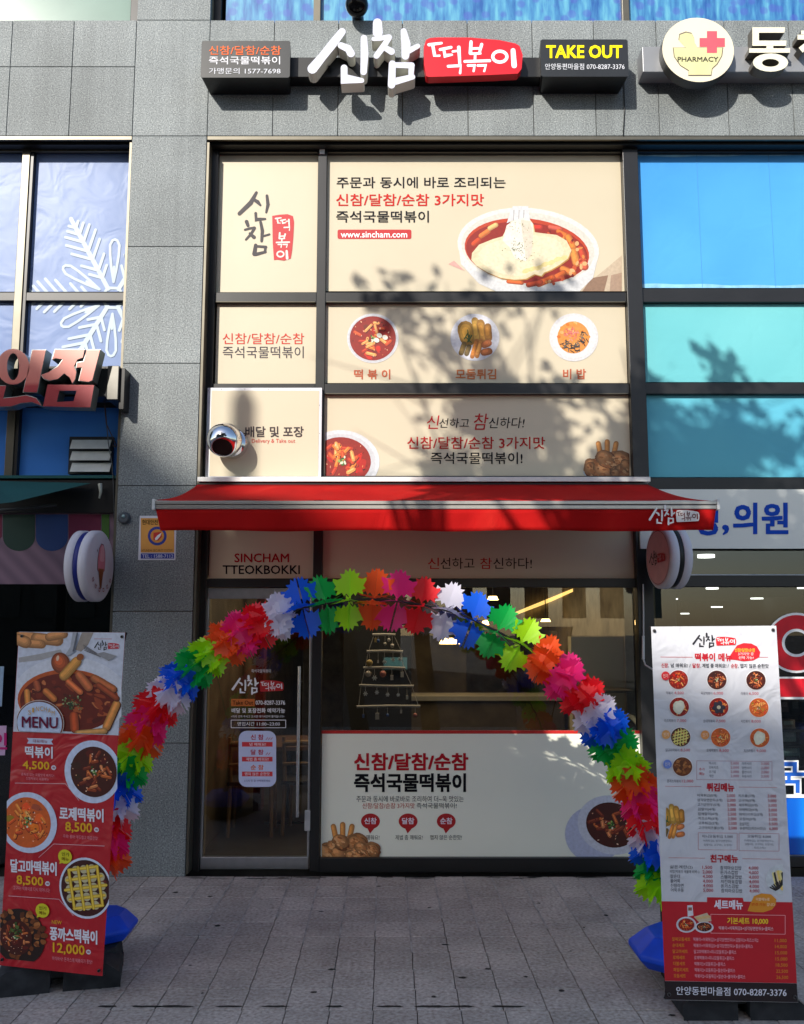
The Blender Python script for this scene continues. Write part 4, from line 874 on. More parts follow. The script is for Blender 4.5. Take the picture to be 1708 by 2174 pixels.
# ------------------------------------------------------------------ left hand shop
ls = thing('ice_cream_sign', 'raised pink and red gradient letters on a black bar over the left shop', 'sign', (XPL-.4, YF, PZ(871, YF)))
f8 = lambda x, y: (x*.293, 637+y*.293)
m, tt, b = nodes('pink_red_face'); geo = tt.nodes.new('ShaderNodeNewGeometry'); sx = tt.nodes.new('ShaderNodeSeparateXYZ'); mr = tt.nodes.new('ShaderNodeMapRange')
mr.inputs[1].default_value = PZ(866, 6.6); mr.inputs[2].default_value = PZ(742, 6.6); tt.links.new(geo.outputs['Position'], sx.inputs[0]); tt.links.new(sx.outputs[2], mr.inputs[0])
r_ = ramp(tt, [(0, lin((150, 34, 44))), (.38, lin((176, 50, 58))), (.45, lin((216, 120, 108))), (1, lin((232, 150, 134)))], mr.outputs[0]); tt.links.new(r_.outputs[0], b.inputs['Base Color']); b.inputs['Roughness'].default_value = .4
FACE = m; SIDE = mat((140, 150, 146), .35, .7, .08, 10); EDGE = mat((206, 214, 210), .3, .6)
YL = YF-.42
def halfrings(cx, cy, rx, ry, hx_, hy_):
    return [[(cx+rx*math.cos(math.pi*(k/12+p)), cy+ry*math.sin(math.pi*(k/12+p))) for k in range(13)]+[(cx+hx_*math.cos(math.pi*(k/12+p)), cy+hy_*math.sin(math.pi*(k/12+p))) for k in range(12, -1, -1)] for p in (0, 1)]
shapes = [('raised_letter', halfrings(95, 482, 118, 130, 44, 98)), ('raised_letter', [[(235, 362), (332, 362), (268, 668), (168, 665)]]),
          ('raised_letter', [[(-60, 620), (45, 622), (22, 712), (120, 702), (190, 690), (262, 712), (302, 765), (230, 738), (150, 745), (80, 770), (-60, 772)]]),
          ('raised_letter', [[(400, 358), (612, 358), (600, 415), (560, 430), (535, 480), (553, 520), (545, 570), (525, 603), (505, 560), (465, 530), (420, 570), (360, 582), (318, 568), (300, 540), (352, 522), (420, 480), (458, 428), (400, 420), (378, 432)]]),
          ('raised_letter', [[(560, 452), (606, 446), (628, 360), (725, 360), (668, 580), (640, 592), (572, 582), (596, 486), (552, 488)]]),
          ('raised_letter', quad4([(345, 612), (682, 615), (655, 778), (312, 770)], [(430, 656), (555, 656), (533, 732), (412, 738)]))]
for nm, ps_ in shapes:
    allp = [p for a in ps_ for p in a]; cx = sum(p[0] for p in allp)/len(allp); cy = sum(p[1] for p in allp)/len(allp)
    ext(ls, nm, ps_, YL-.002, .12, FACE, SIDE, f8)
    rim = [[(x+(5 if x > cx else -5)*.7, y+(5 if y > cy else -5)*.7) for x, y in a] for a in ps_]
    if len(ps_) < 2: ext(ls, 'letter_edge', rim, YL+.003, .11, EDGE, SIDE, f8)
bx(-8, YL+.12, PZ(842, YL+.12), PX(228, 800, YL+.12), YF-.12, PZ(782, YL+.12), mat((22, 22, 26), .3, .3)).build('mounting_bar', ls)
bx(PX(228, 800, YF-.3), YF-.3, PZ(848, YF-.3), PX(252, 800, YF-.3), YF, PZ(776, YF-.3), mat((110, 108, 104), .3, .8)).build('bar_end', ls, bevel=.004)
bx(PX(252, 800, YF-.3)+.002, YF-.27, PZ(866, YF-.3), PX(262, 800, YF-.3), YF, PZ(779, YF-.3), BLACK).build('bar_end', ls)
cb = MB().tube([onY(223, 780, YF-.02), onY(228, 800, YF-.06), onY(221, 850, YF-.1), onY(226, 900, YF-.12), onY(240, 930, YF-.08), onY(247, 945, YF-.06), onY(246, 950, YF-.06), onY(240, 944, YF-.06)], .0045, mat((70, 60, 60), .6), 6)
single(cb, 'hanging_cable', 'thin looped cable hanging from the pink letter sign by pillar', 'cable')
cb = MB().tube([onY(222, 845, YF-.1), onY(230, 940, YF-.1), onY(238, 985, YF-.08), onY(241, 1030, YF-.06), onY(243, 1110, YF-.06), onY(246, 1160, YF-.06)], .004, mat((80, 84, 88), .6), 6)
single(cb, 'hanging_cable', 'long thin cable running down the edge of the pillar past louvre', 'cable')
# snowflake decal on the left windows
sn = thing('snowflake_decal', 'large pale snowflake decal across the left lavender window panes', 'window decal', (PX(230, 650, YG), YG, PZ(770, YG)))
CS = (176, 192, 204); fx, fy = 240, 632
for clip in ((60, 324, 264, 619), (44, 641, 260, 772)):
    q = Print(sn, PY(YG-.002), clip=clip); q.part('flake')
    for k in range(6):
        a = math.radians(118+60*k); D = lambda r, o=0: (fx+r*math.cos(a)-o*math.sin(a), fy-(r*math.sin(a)+o*math.cos(a)))
        q.poly(stroke([D(22), D(100), D(190)], [9, 10, 9]), CS, 1)
        for r, l in ((48, 26), (66, 34), (92, 42), (112, 44), (134, 36), (152, 24), (168, 14)):
            for sg_ in (1, -1): q.poly(stroke([D(r), D(r+l*.75, sg_*l*.8)], [6.6, 6]), CS, 2)
        a2 = math.radians(148+60*k); D2 = lambda r, o: (fx+r*math.cos(a2)-o*math.sin(a2), fy-(r*math.sin(a2)+o*math.cos(a2)))
        loop = [(34, 0), (60, 5), (90, 9), (112, 10), (122, 5), (124, 0)]
        for sg_ in (1, -1): q.poly(stroke([D2(r, sg_*o) for r, o in loop], 5.5), CS, 1)
        q.poly(stroke([D2(40, 0), D2(66, 0)], 5), CS, 2)
        b0 = math.radians(118+60*k); b1 = b0+math.radians(60)
        q.poly(stroke([(fx+24*math.cos(b0), fy-24*math.sin(b0)), (fx+24*math.cos(b1), fy-24*math.sin(b1))], 6), CS, 1)
    q.done()
# louvre vent
lv = thing('louvre_vent', 'square metal louvre vent with three slats in the blue left window', 'vent', (PX(192, 1000, YF), YF, PZ(1005, YF)))
pane_box(146, 927, 238, 1006, YF+.01, mat((30, 34, 38), .5), .04).build('frame', lv)
for k in range(3):
    y0 = 932+k*24.5; a = onY(150, y0, YF-.03); b = onY(233, y0+21, YF-.03); LVM = mat((210, 214, 212), .4, .1, .08, 14)
    mb = MB(); n = 7; vs = []
    for i in range(n+1): t = i/n; vs += [(a.x, YF+.005-.045*t, a.z+(b.z-a.z)*t), (b.x, YF+.005-.045*t, a.z+(b.z-a.z)*t)]
    mb.add(vs, [(2*i, 2*i+1, 2*i+3, 2*i+2) for i in range(n)], LVM).build('slat', lv, solid=.003)
# teal awning of the left shop
ta = thing('awning', 'rolled dark teal awning with its arm bracket over the left shop', 'awning', (-3.4, YF, PZ(1016, YF)))
TEAL = mat((30, 84, 84), .8, 0, .1, 4)
bx(-8, YF-.06, PZ(1015, YF-.06), XPL-.03, YF-.004, PZ(1009, YF-.06), TEAL).build('top_trim', ta)
p1 = onY(192, 1026, YF-.1); p2 = onY(-20, 1021, YF-.1); p3 = onY(-30, 1072, YF-.9); p4 = onY(28, 1066, YF-.7)
MB().add([p2, p1, p4, p3], [(0, 1, 2, 3)], TEAL).build('canopy', ta, solid=.003)
bx(-8, YF-.05, PZ(1090, YF), XPL-.03, YF+.02, PZ(1022, YF), BLACK).build('cassette', ta)
MB().tube([onY(213, 1028, YF-.1), onY(214, 1045, YF-.12), onY(211, 1058, YF-.12)], [.02, .012, .008], mat((150, 150, 140), .4, .5)).build('arm_bracket', ta)
MB().tube([onY(0, 1083, YF-.15), onY(40, 1080, YF-.15), onY(120, 1072, YF-.12)], .012, mat((60, 64, 66), .4, .5)).build('folding_arm', ta)
# scalloped fascia board
sf = thing('fascia_board', 'mauve striped fascia with dark green, blue and maroon scallops, left shop', 'sign', (-3, YF, PZ(1241, YF)))
m, tt, b = nodes('mauve_stripe'); tc = tt.nodes.new('ShaderNodeTexCoord'); wv = tt.nodes.new('ShaderNodeTexWave'); wv.inputs['Scale'].default_value = 4; wv.inputs['Distortion'].default_value = .6; wv.bands_direction = 'DIAGONAL'
tt.links.new(tc.outputs['Object'], wv.inputs[0]); r_ = ramp(tt, [(0, lin((104, 82, 100))), (1, lin((124, 98, 116)))], wv.outputs[0]); tt.links.new(r_.outputs[0], b.inputs['Base Color'])
bx(-8, YF+.0, PZ(1240, YF), XPL-.06, YF+.04, PZ(1090, YF), m).build('board', sf)
q = Print(sf, PY(YF), extr=.004); q.part('scallop')
for k, c in enumerate(((20, 52, 44), (24, 56, 110), (104, 24, 58), (60, 100, 36))):
    x0 = 6+k*70; x1 = x0+68
    if k == 3: x0, x1 = 216, 232
    pts = [(x0, 1092), (x1, 1092)]+[((x0+x1)/2+(x1-x0)/2*math.cos(math.pi*j/12), 1140+ (30 if k < 3 else 10)*math.sin(math.pi*j/12)) for j in range(13)]
    q.poly(pts, c, 2+k)
q.poly([(-70, 1092), (4, 1092), (4, 1140), (-30, 1170), (-70, 1150)], (104, 24, 58), 1); q.done()
# pink glass decal and posters at the left edge
t = thing('window_decal', 'pale pink strip with magenta lettering at the left edge behind the menu banner', 'window decal', (-3, YG, .8))
pane_box(-120, 1541, 12, 1604, YG-.006, mat((206, 170, 204), .5), .003).build('sheet', t)
q = Print(t, PY(YG-.006)); q.T('할인', -50, 1556, 15, 1592, (196, 44, 120), .03); q.done()
LG = mat((150, 176, 200), .5)
single(pane_box(-60, 1415, 6, 1500, YG-.006, LG, .003), 'window_notice', 'pale blue notice sheet at the far left edge behind the menu banner', 'notice')

# ------------------------------------------------------------------ right hand shop
wf = thing('clinic_fascia', 'white fascia panel with blue handwritten style letters right of the awning', 'sign', (3, YF, PZ(1166, YF)))
bx(VR[0]+.03, YF-.055, PZ(1166, YF), 8, YF-.03, PZ(1041, YF), mat((220, 222, 216), .45, 0, .02, 3)).build('panel', wf)
q = Print(wf, PY(YF-.055)); BL = (20, 70, 176)
q.T('정', 1474, 1066, 1526, 1137, BL, .024); q.T(',', 1534, 1114, 1549, 1136, BL, .03); q.T('의', 1557, 1067, 1609, 1134, BL, .024); q.T('원', 1618, 1067, 1675, 1134, BL, .024); q.done()
gs = thing('window_lettering', 'big red and white ring letter with blue letter below on the pharmacy glass', 'window decal', (3.2, YG, 0.6))
q = Print(gs, PY(YG-.006)); RW = (240, 240, 240); RR = (206, 14, 36)
q.part('red_letter')
def rings(cx, cy, ro, ri, col, lay, ey=1.):
    for p in (0, 1): q.poly([(cx+ro*math.cos(math.pi*(k/20+p)), cy+ro*ey*math.sin(math.pi*(k/20+p))) for k in range(21)]+[(cx+ri*math.cos(math.pi*(k/20+p)), cy+ri*ey*math.sin(math.pi*(k/20+p))) for k in range(20, -1, -1)], col, lay)
rings(1692, 1365, 66, 25, RW, 1, .97); rings(1692, 1365, 61, 31, RR, 3, .97)
q.rect(1640, 1437, 1900, 1485, RW, 1); q.rect(1640, 1441, 1900, 1480, RR, 3)
q.part('blue_letter')
for dd_, c, l in ((3.5, RW, 1), (0, (24, 92, 190), 4)):
    for r in ((1655, 1618, 1692, 1627), (1684, 1618, 1693, 1640), (1640, 1640, 1720, 1648), (1672, 1646, 1680, 1664), (1640, 1656, 1698, 1664), (1690, 1656, 1699, 1684)): q.rect(r[0]-dd_, r[1]-dd_, r[2]+dd_, r[3]+dd_, c, l)
q.done()
bp = thing('glass_band', 'saturated blue film band with white edge strips along the pharmacy window foot', 'window decal', (3.2, YG, .2))
m, tt, b = nodes('blue_band'); tc = tt.nodes.new('ShaderNodeNewGeometry'); wv = tt.nodes.new('ShaderNodeTexNoise'); wv.inputs['Scale'].default_value = 3; mpx = tt.nodes.new('ShaderNodeMapping'); mpx.inputs['Scale'].default_value = (1, 1, .1)
tt.links.new(tc.outputs['Position'], mpx.inputs[0]); tt.links.new(mpx.outputs[0], wv.inputs[0]); r_ = ramp(tt, [(.4, lin((10, 72, 176))), (.6, lin((24, 128, 228)))], wv.outputs[0]); tt.links.new(r_.outputs[0], b.inputs['Base Color']); b.inputs['Roughness'].default_value = .2
pane_box(1400, 1695, 1900, 1815, YG-.008, m, .004).build('film', bp); pane_box(1400, 1687, 1900, 1694, YG-.01, WHITE, .004).build('edge_strip', bp); pane_box(1400, 1816, 1900, 1826, YG-.01, mat((200, 200, 200)), .004).build('edge_strip', bp)
pp = [(1657, 1487, 1676, 1512, (176, 130, 120)), (1680, 1485, 1700, 1520, (60, 66, 60)), (1705, 1488, 1740, 1530, (40, 130, 150)), (1660, 1528, 1690, 1548, (216, 180, 160)), (1664, 1552, 1692, 1575, (206, 226, 220)), (1697, 1535, 1730, 1580, (30, 34, 110)), (1660, 1585, 1700, 1610, (150, 200, 206)), (1664, 1604, 1700, 1622, (60, 76, 110))]
names = ('pink', 'grey', 'teal', 'peach', 'white', 'navy', 'pale blue', 'slate')
pos_ = ('upper left', 'upper middle', 'upper right', 'second row', 'third row', 'right hand', 'fourth row', 'lowest')
for k, (x0, y0, x1, y1, c) in enumerate(pp):
    Y = 7.35; a = onY(x0, y0, Y); b = onY(x1, y1, Y)
    t = thing('product_box', '%s product pack in the %s of the pharmacy display' % (names[k], pos_[k]), 'product', (a.x, Y, b.z), 'packs in the pharmacy display')
    bx(a.x, Y, b.z, b.x, Y+.1, a.z, mat(c, .4)).build('carton', t, bevel=.003); w3 = (b.x-a.x); h3 = (a.z-b.z)
    bx(a.x+w3*.15, Y-.002, b.z+h3*.45, a.x+w3*.85, Y, b.z+h3*.85, mat(tuple(min(255, v+70) for v in c), .4)).build('panel_print', t)
sh = thing('display_shelf', 'dark shelving with packs behind the pharmacy window at right', 'shelf', (3.3, 7.4, 0))
for y in (1513, 1549, 1583, 1623): bx(2.7, 7.3, PZ(y, 7.35)-.015, 5, 7.7, PZ(y, 7.35)-.001, mat((60, 58, 56))).build('shelf_board', sh)
bx(2.7, 7.71, 0, 5, 7.73, 1.5, mat((44, 42, 40))).build('back_panel', sh)
single(bx(PX(1392, 1290, 7.5), 7.5, 0, PX(1437, 1290, 7.5), 7.7, 2.55, mat((132, 146, 150), .6)), 'column', 'pale grey column inside the pharmacy beside the window frame', 'column')
CW = mat((206, 205, 205), .35, 0, 0)
single(MB().tube([onY(1366, 1240, 6.98), onY(1367, 1300, 6.98), onY(1367, 1396, 6.97)], .006, CW, 8).tube([onY(1366.5, 1350, 6.965), onY(1366.5, 1400, 6.965)], .011, CW, 8).tube([onY(1367, 1400, 6.965), onY(1371, 1412, 6.93), onY(1392, 1425, 6.85)], .006, CW, 8), 'lead_wire', 'white wire with inline switch hanging by the right window frame', 'cable')

# ------------------------------------------------------------------ interiors
WD = mottled('brown_plaster', [(60, 50, 38), (84, 72, 56), (104, 90, 70)], 3, .7, 5); WDK = mat((24, 21, 19), .8, 0, .2, 2); FL = mottled('dark_tile', [(50, 46, 42), (64, 60, 56)], 6, .4, 4)
TAN = mottled('tan_panel', [(96, 84, 66), (130, 116, 92), (150, 136, 110)], 5, .6, 5)
it = bpy.data.objects.new('shop_interior', None); C.objects.link(it); it['kind'] = 'structure'; ORG['shop_interior'] = Vector((0, 0, 0))
bx(-1.64, YG+.06, -.1, 1.9, 15, 0, FL).build('floor', it); bx(-1.64, 7.6, 2.62, 1.9, 15, 2.7, WDK).build('ceiling', it)
bx(-1.9, 7.35, 0, -1.64, 15, 2.7, WD).build('side_wall', it); bx(1.9, 7.7, 0, 1.97, 15, 2.7, TAN).build('side_wall', it); bx(-1.9, 15, -.1, 1.97, 15.1, 2.7, TAN).build('back_wall', it)
bx(-.62, 9.6, 0, .1, 9.7, 2.62, WDK).build('partition', it); bx(-.1, 12, 0, .85, 12.1, 2.62, WD).build('partition', it)
bx(1.2, YG+.2, 0, 1.9, 7.9, .9, TAN).build('cabinet', it); bx(1.45, 7.75, .9, 1.9, 7.9, 1.75, mat((190, 176, 140), .6, 0, .08, 2)).build('cabinet', it)
for z in (1.1, 1.3): bx(1.5, 7.4, z, 1.88, 7.7, z+.02, TAN).build('rack_shelf', it)
bx(-1.64, YG+.06, 2.26, 1.9, YG+.3, 2.8, BLACK).build('lintel', it)
bx(-1.5, 9.3, 0, -1.42, 9.5, 2.3, mat((84, 28, 22), .6)).build('red_post', it); bx(-1.02, 10.3, 0, -.93, 10.4, 2.4, mat((84, 28, 22), .6)).build('red_post', it)
for nm, x0, x1, y1, h in (('pharmacy_interior', 2.03, 9, 26, 2.55), ('ice_cream_shop_interior', -9, XPL-.09, 10, 2.4)):
    e = bpy.data.objects.new(nm, None); C.objects.link(e); e['kind'] = 'structure'; ORG[nm] = Vector((0, 0, 0))
    m_ = WDK if x0 < 0 else mat((28, 27, 25), .8, 0, .1, 1)
    bx(x0, YG+.06, -.1, x1, y1, 0, FL).build('floor', e); bx(x0, YG+.1, h, x1, y1, h+.1, m_).build('ceiling', e); bx(x0, y1, 0, x1, y1+.1, h, WDK).build('back_wall', e)
    bx(x0-.04, 7.7, 0, x0, y1, h, WDK).build('side_wall', e); bx(x1, 7.3, 0, x1+.05, y1, h, WDK).build('side_wall', e)
LEDW = mat((255, 250, 240), .5, 0, 0, emit=6.); WARM = mat((255, 206, 130), .5, 0, 0, emit=8.)
k = 0
for x, y, r in ((1500, 1184, 18), (1513, 1251, 13), (1608, 1272, 13), (1523, 1290, 12), (1455, 1304, 9), (1437, 1273, 3), (1704, 1250, 10)):
    ra = ray(x, y); Y = min(24.5, .69/(ra.z/ra.y)); p = onY(x, y, Y)
    t = thing('ceiling_light', 'round white ceiling light in the pharmacy, %s' % ('nearest, seen through the transom', 'second row near the column', 'under the last clinic letter', 'third row in the middle', 'far one low by the grey column', 'far one half hidden by the column', 'one at the right edge')[k], 'light', tuple(p), 'round ceiling lights in the pharmacy'); k += 1
    rw = r/FP*Y*.98
    MB().tube([(p.x, p.y, p.z), (p.x, p.y, p.z+.03)], rw, LEDW, 24).build('diffuser', t); MB().tube([(p.x, p.y, p.z+.031), (p.x, p.y, max(p.z+.06, 2.54))], rw*1.05, WDK, 24).build('housing', t)
a = onY(1243, 1246, 9.4); b = onY(1084, 1308, 14.5)
t = thing('led_strip', 'long warm strip light running back along the restaurant ceiling', 'light', (1.8, 9.4, 2.2))
mb = MB(); a1 = a+(a-b)*.12
mb.add([a1, a1+Vector((0, 0, .035)), b+Vector((0, 0, .03)), b, a1+Vector((.05, 0, 0)), a1+Vector((.05, 0, .035)), b+Vector((.05, 0, .03)), b+Vector((.05, 0, 0))], [(0, 1, 2, 3), (4, 7, 6, 5), (0, 3, 7, 4), (1, 5, 6, 2), (0, 4, 5, 1), (3, 2, 6, 7)], mat((255, 200, 110), .5, 0, 0, emit=1.6)).build('light_bar', t)
k = 0; lab = ('above the wooden ladder tree', 'over the middle of the room', 'wide low one left of centre', 'right of the green paper flower', 'upper one near the strip light', 'small one near the right frame', 'lower right near the frame', 'low box one at far right')
for x, y, wd_, hh in ((1047, 1270, 24, 8), (1031, 1322, 16, 10), (956, 1361, 46, 12), (1159, 1317, 22, 6), (1217, 1296, 20, 5), (1324, 1266, 20, 7), (1308, 1338, 30, 8), (1220, 1357, 24, 9)):
    Y = 10.5; p = onY(x, y, Y); t = thing('pendant_lamp', 'small warm lamp hanging in the restaurant, %s' % lab[k], 'lamp', tuple(p), 'warm lamps in the restaurant'); k += 1
    w3 = wd_/FP*Y/2; h3 = hh/FP*Y/2
    MB().tube([(p.x, Y, p.z-h3), (p.x, Y, p.z+h3)], [w3, w3*.7], WARM, 16).build('shade', t); MB().tube([(p.x, Y, p.z+h3), (p.x, Y, 2.62)], .006, BLACK, 6).build('cord', t)
# added fill light without a fixture, brightens the room beyond its lamps
ld = bpy.data.lights.new('room_fill', 'AREA'); lo = bpy.data.objects.new('room_fill', ld); C.objects.link(lo); ld.shape = 'RECTANGLE'; ld.size = 2.6; ld.size_y = 3.2; ld.energy = 48; ld.color = (1, .76, .48); lo.location = (.1, 8.9, 2.5)
# wooden ladder shaped christmas decoration
ct = thing('ladder_tree', 'hanging ladder of pale sticks with christmas ornaments behind the glass', 'decoration', (PX(826, 1500, 7.9), 7.9, PZ(1520, 7.9)))
STK = mat((206, 198, 188), .8, 0, .1, 20); rung = ((1347, 791, 840), (1382, 779, 856), (1417, 772, 861), (1457, 763, 879), (1499, 758, 893)); g = random.Random(5)
for y, x0, x1 in rung:
    MB().tube([onY(x0, y+g.uniform(-2, 2), 7.9), onY((x0+x1)/2, y, 7.9), onY(x1, y+g.uniform(-2, 2), 7.9)], .011, STK, 7).build('rung', ct)
for s_ in (0, 1): MB().tube([onY(r[1+s_]+(4 if s_ == 0 else -4), r[0], 7.9) for r in rung], .0025, STK, 5).build('string', ct)
for y, x0, x1 in rung:
    for j in range(5):
        x = x0+(x1-x0)*(j+.5)/5+g.uniform(-3, 3); l = g.uniform(6, 20); p0 = onY(x, y, 7.89); p1 = onY(x, y+l, 7.89)
        o = MB().tube([p0, p1], .0015, STK, 4); kk = g.randrange(4); c = g.choice([(206, 200, 190), (176, 150, 90), (200, 190, 180), (70, 100, 160), (190, 120, 110)])
        rad = g.uniform(.012, .03)
        if kk < 2: o.sphere(p1-Vector((0, 0, rad)), rad, mat(c, .25, .3), 12, 8)
        elif kk == 2:
            for e in range(3):
                a_ = e*math.pi/3; v_ = Vector((math.cos(a_), 0, math.sin(a_)))*rad; cc = p1-Vector((0, 0, rad)); o.tube([cc-v_, cc+v_], .005, mat((206, 210, 214), .5), 6)
        else: o.box(p1.x-rad*.6, 7.88, p1.z-rad*2, p1.x+rad*.6, 7.9, p1.z, mat(c, .6))
        o.build('ornament', ct)
t = thing('wall_screen', 'small pale teal screen glowing faintly behind the ladder tree', 'screen', (PX(838, 1422, 9.5), 9.5, PZ(1424, 9.5)))
pane_box(812, 1393, 868, 1424, 9.5, BLACK, .04).build('casing', t); pane_box(815, 1396, 865, 1421, 9.496, mat((70, 110, 116), .3, 0, .2, 8, emit=.25), .003).build('display', t)
for k, (x0, x1) in enumerate(((1175, 1222), (1224, 1270))):
    t = thing('wall_cupboard', '%s tan wall cupboard door in the restaurant behind the arch' % ('left', 'right')[k], 'cupboard', (PX(x0, 1450, 11), 11, PZ(1470, 11)))
    pane_box(x0, 1340, x1, 1470, 11, TAN, .3).build('door', t, bevel=.01); pane_box(x1-6 if k == 0 else x0+3, 1430, x1-3 if k == 0 else x0+6, 1450, 10.98, STEEL, .02).build('handle', t)
t = thing('service_counter', 'long pale topped counter across the restaurant behind the window poster', 'counter', (.6, 10.6, 0))
bx(-.5, 10.4, 0, 1.85, 10.9, 1.0, WD).build('front', t); bx(-.55, 10.35, 1.001, 1.87, 10.95, 1.05, mat((150, 144, 132), .4)).build('worktop', t)
# chairs and table seen through the door
WOOD = mat((132, 100, 66), .5, 0, .15, 9)
def chair(x, y, rz, lab):
    t = thing('wooden_chair', lab, 'chair', (x, y, 0), 'wooden chairs in the restaurant'); M_ = Matrix.Translation((x, y, 0)) @ Matrix.Rotation(rz, 4, 'Z')
    T_ = lambda *p: M_ @ Vector(p)
    for sx in (-.19, .19):
        MB().tube([T_(sx, -.2, 0), T_(sx*.95, -.17, .45), T_(sx*.98, -.22, .86)], [.017, .02, .015], WOOD, 8).build('leg', t); MB().tube([T_(sx, .2, 0), T_(sx*.95, .18, .44)], [.015, .02], WOOD, 8).build('leg', t)
    mb = MB(); mb.add([T_(a_, b_, z) for z in (.44, .47) for a_, b_ in ((-.21, -.2), (.21, -.2), (.2, .21), (-.2, .21))], [(3, 2, 1, 0), (4, 5, 6, 7), (0, 1, 5, 4), (1, 2, 6, 5), (2, 3, 7, 6), (3, 0, 4, 7)], mat((40, 32, 28), .6)).build('seat', t)
    for z, h in ((.80, .06), (.62, .035)):
        MB().tube([T_(-.19, -.21, z), T_(0, -.25, z+.012), T_(.19, -.21, z)], h*.42, WOOD, 8).build('back_rail', t)
chair(-1.35, 8.35, .05, 'wooden chair left of centre seen through the glass door'); chair(-.86, 8.4, -.05, 'wooden chair by the door handle seen through glass door')
tb = thing('dining_table', 'brown wooden dining table seen through the glass door', 'table', (-1.1, 8.9, 0)); WT = mat((96, 66, 44), .45, 0, .15, 5)
MB().tube([(-1.1, 8.9, .70), (-1.1, 8.9, .735)], .46, WT, 32).build('tabletop', tb); MB().tube([(-1.1, 8.9, 0), (-1.1, 8.9, .7)], .035, BLACK, 12).build('pedestal', tb)
bx(-1.1-.2, 8.7, 0, -.9, 9.1, .02, BLACK).build('foot', tb)

# ------------------------------------------------------------------ paper garland arch
YA = 5.25
axis = [(222, 1872), (226, 1810), (232, 1758), (246, 1696), (260, 1653), (274, 1615), (293, 1578), (312, 1545), (335, 1505), (361, 1469), (394, 1435), (427, 1407), (461, 1378), (501, 1351), (548, 1326), (585, 1311), (647, 1289), (694, 1281), (740, 1275), (777, 1272), (835, 1275), (893, 1284), (945, 1295), (991, 1309), (1056, 1340), (1108, 1369), (1164, 1406), (1210, 1448), (1238, 1480), (1266, 1516), (1294, 1562), (1313, 1597), (1341, 1646), (1359, 1688), (1374, 1737), (1384, 1776), (1394, 1824), (1402, 1880), (1406, 1960)]
AP = [onY(x, y, YA) for x, y in axis]
ar = thing('garland_arch', 'big arch of serrated rainbow coloured plastic paper flowers on a black rod', 'arch', (.1, YA, 0))
cum = [0]
for p, q_ in zip(AP, AP[1:]): cum.append(cum[-1]+(q_-p).length)
def at_s(s):
    s = max(0, min(cum[-1]-1e-4, s))
    i = max(k for k in range(len(cum)-1) if cum[k] <= s); t = (s-cum[i])/(cum[i+1]-cum[i]); return AP[i].lerp(AP[i+1], t), (AP[min(i+2, len(AP)-1)]-AP[max(i-1, 0)]).normalized()
MB().tube(AP+[Vector((AP[-1].x+.01, YA-.1, .1))], .0065, BLACK, 8).build('rod', ar); MB().tube([AP[0], Vector((AP[0].x-.03, YA-.05, .1))], .008, BLACK, 8).build('rod', ar)
def near_s(x, y):
    p = onY(x, y, YA); best = min(range(int(cum[-1]*200)), key=lambda k: (at_s(k/200)[0]-p).length); return best/200
COLS = {'R': translucent('red_film', (250, 30, 44)), 'W': translucent('white_film', (236, 232, 246), .35), 'B': translucent('blue_film_petal', (10, 104, 246)), 'G': translucent('green_film', (14, 186, 80)),
        'L': translucent('lime_film', (186, 246, 30)), 'O': translucent('orange_film', (255, 96, 36)), 'P': translucent('pink_film', (255, 48, 140))}
anch = [near_s(240, 1745)]+[near_s(*p) for p in ((343, 1494), (548, 1327), (895, 1284), (1238, 1481), (1372, 1732))]
ss = []
for a, b in zip(anch, anch[1:]):
    for k in range(7): ss.append((a+(b-a)*k/7, 'RWBGLOP'[k]))
stp = (anch[-1]-anch[-2])/7
ss += [(anch[-1]+stp*k*.85, 'RWBGLO'[k]) for k in range(5)]
stp0 = (anch[1]-anch[0])/7; ss = [(anch[0]-stp0*.9*k, c) for k, c in ((2, 'O'), (1, 'P'))]+ss
half = [(.0, .004), (.012, .024), (.021, .035), (.030, .021), (.040, .040), (.050, .034), (.066, .026), (.060, .050), (.076, .056), (.066, .072), (.072, .084), (.080, .098), (.079, .112), (.060, .105), (.040, .114), (.046, .126), (.050, .136), (.030, .133), (.024, .158), (.012, .142), (.006, .162), (0, .150)]
g = random.Random(11)
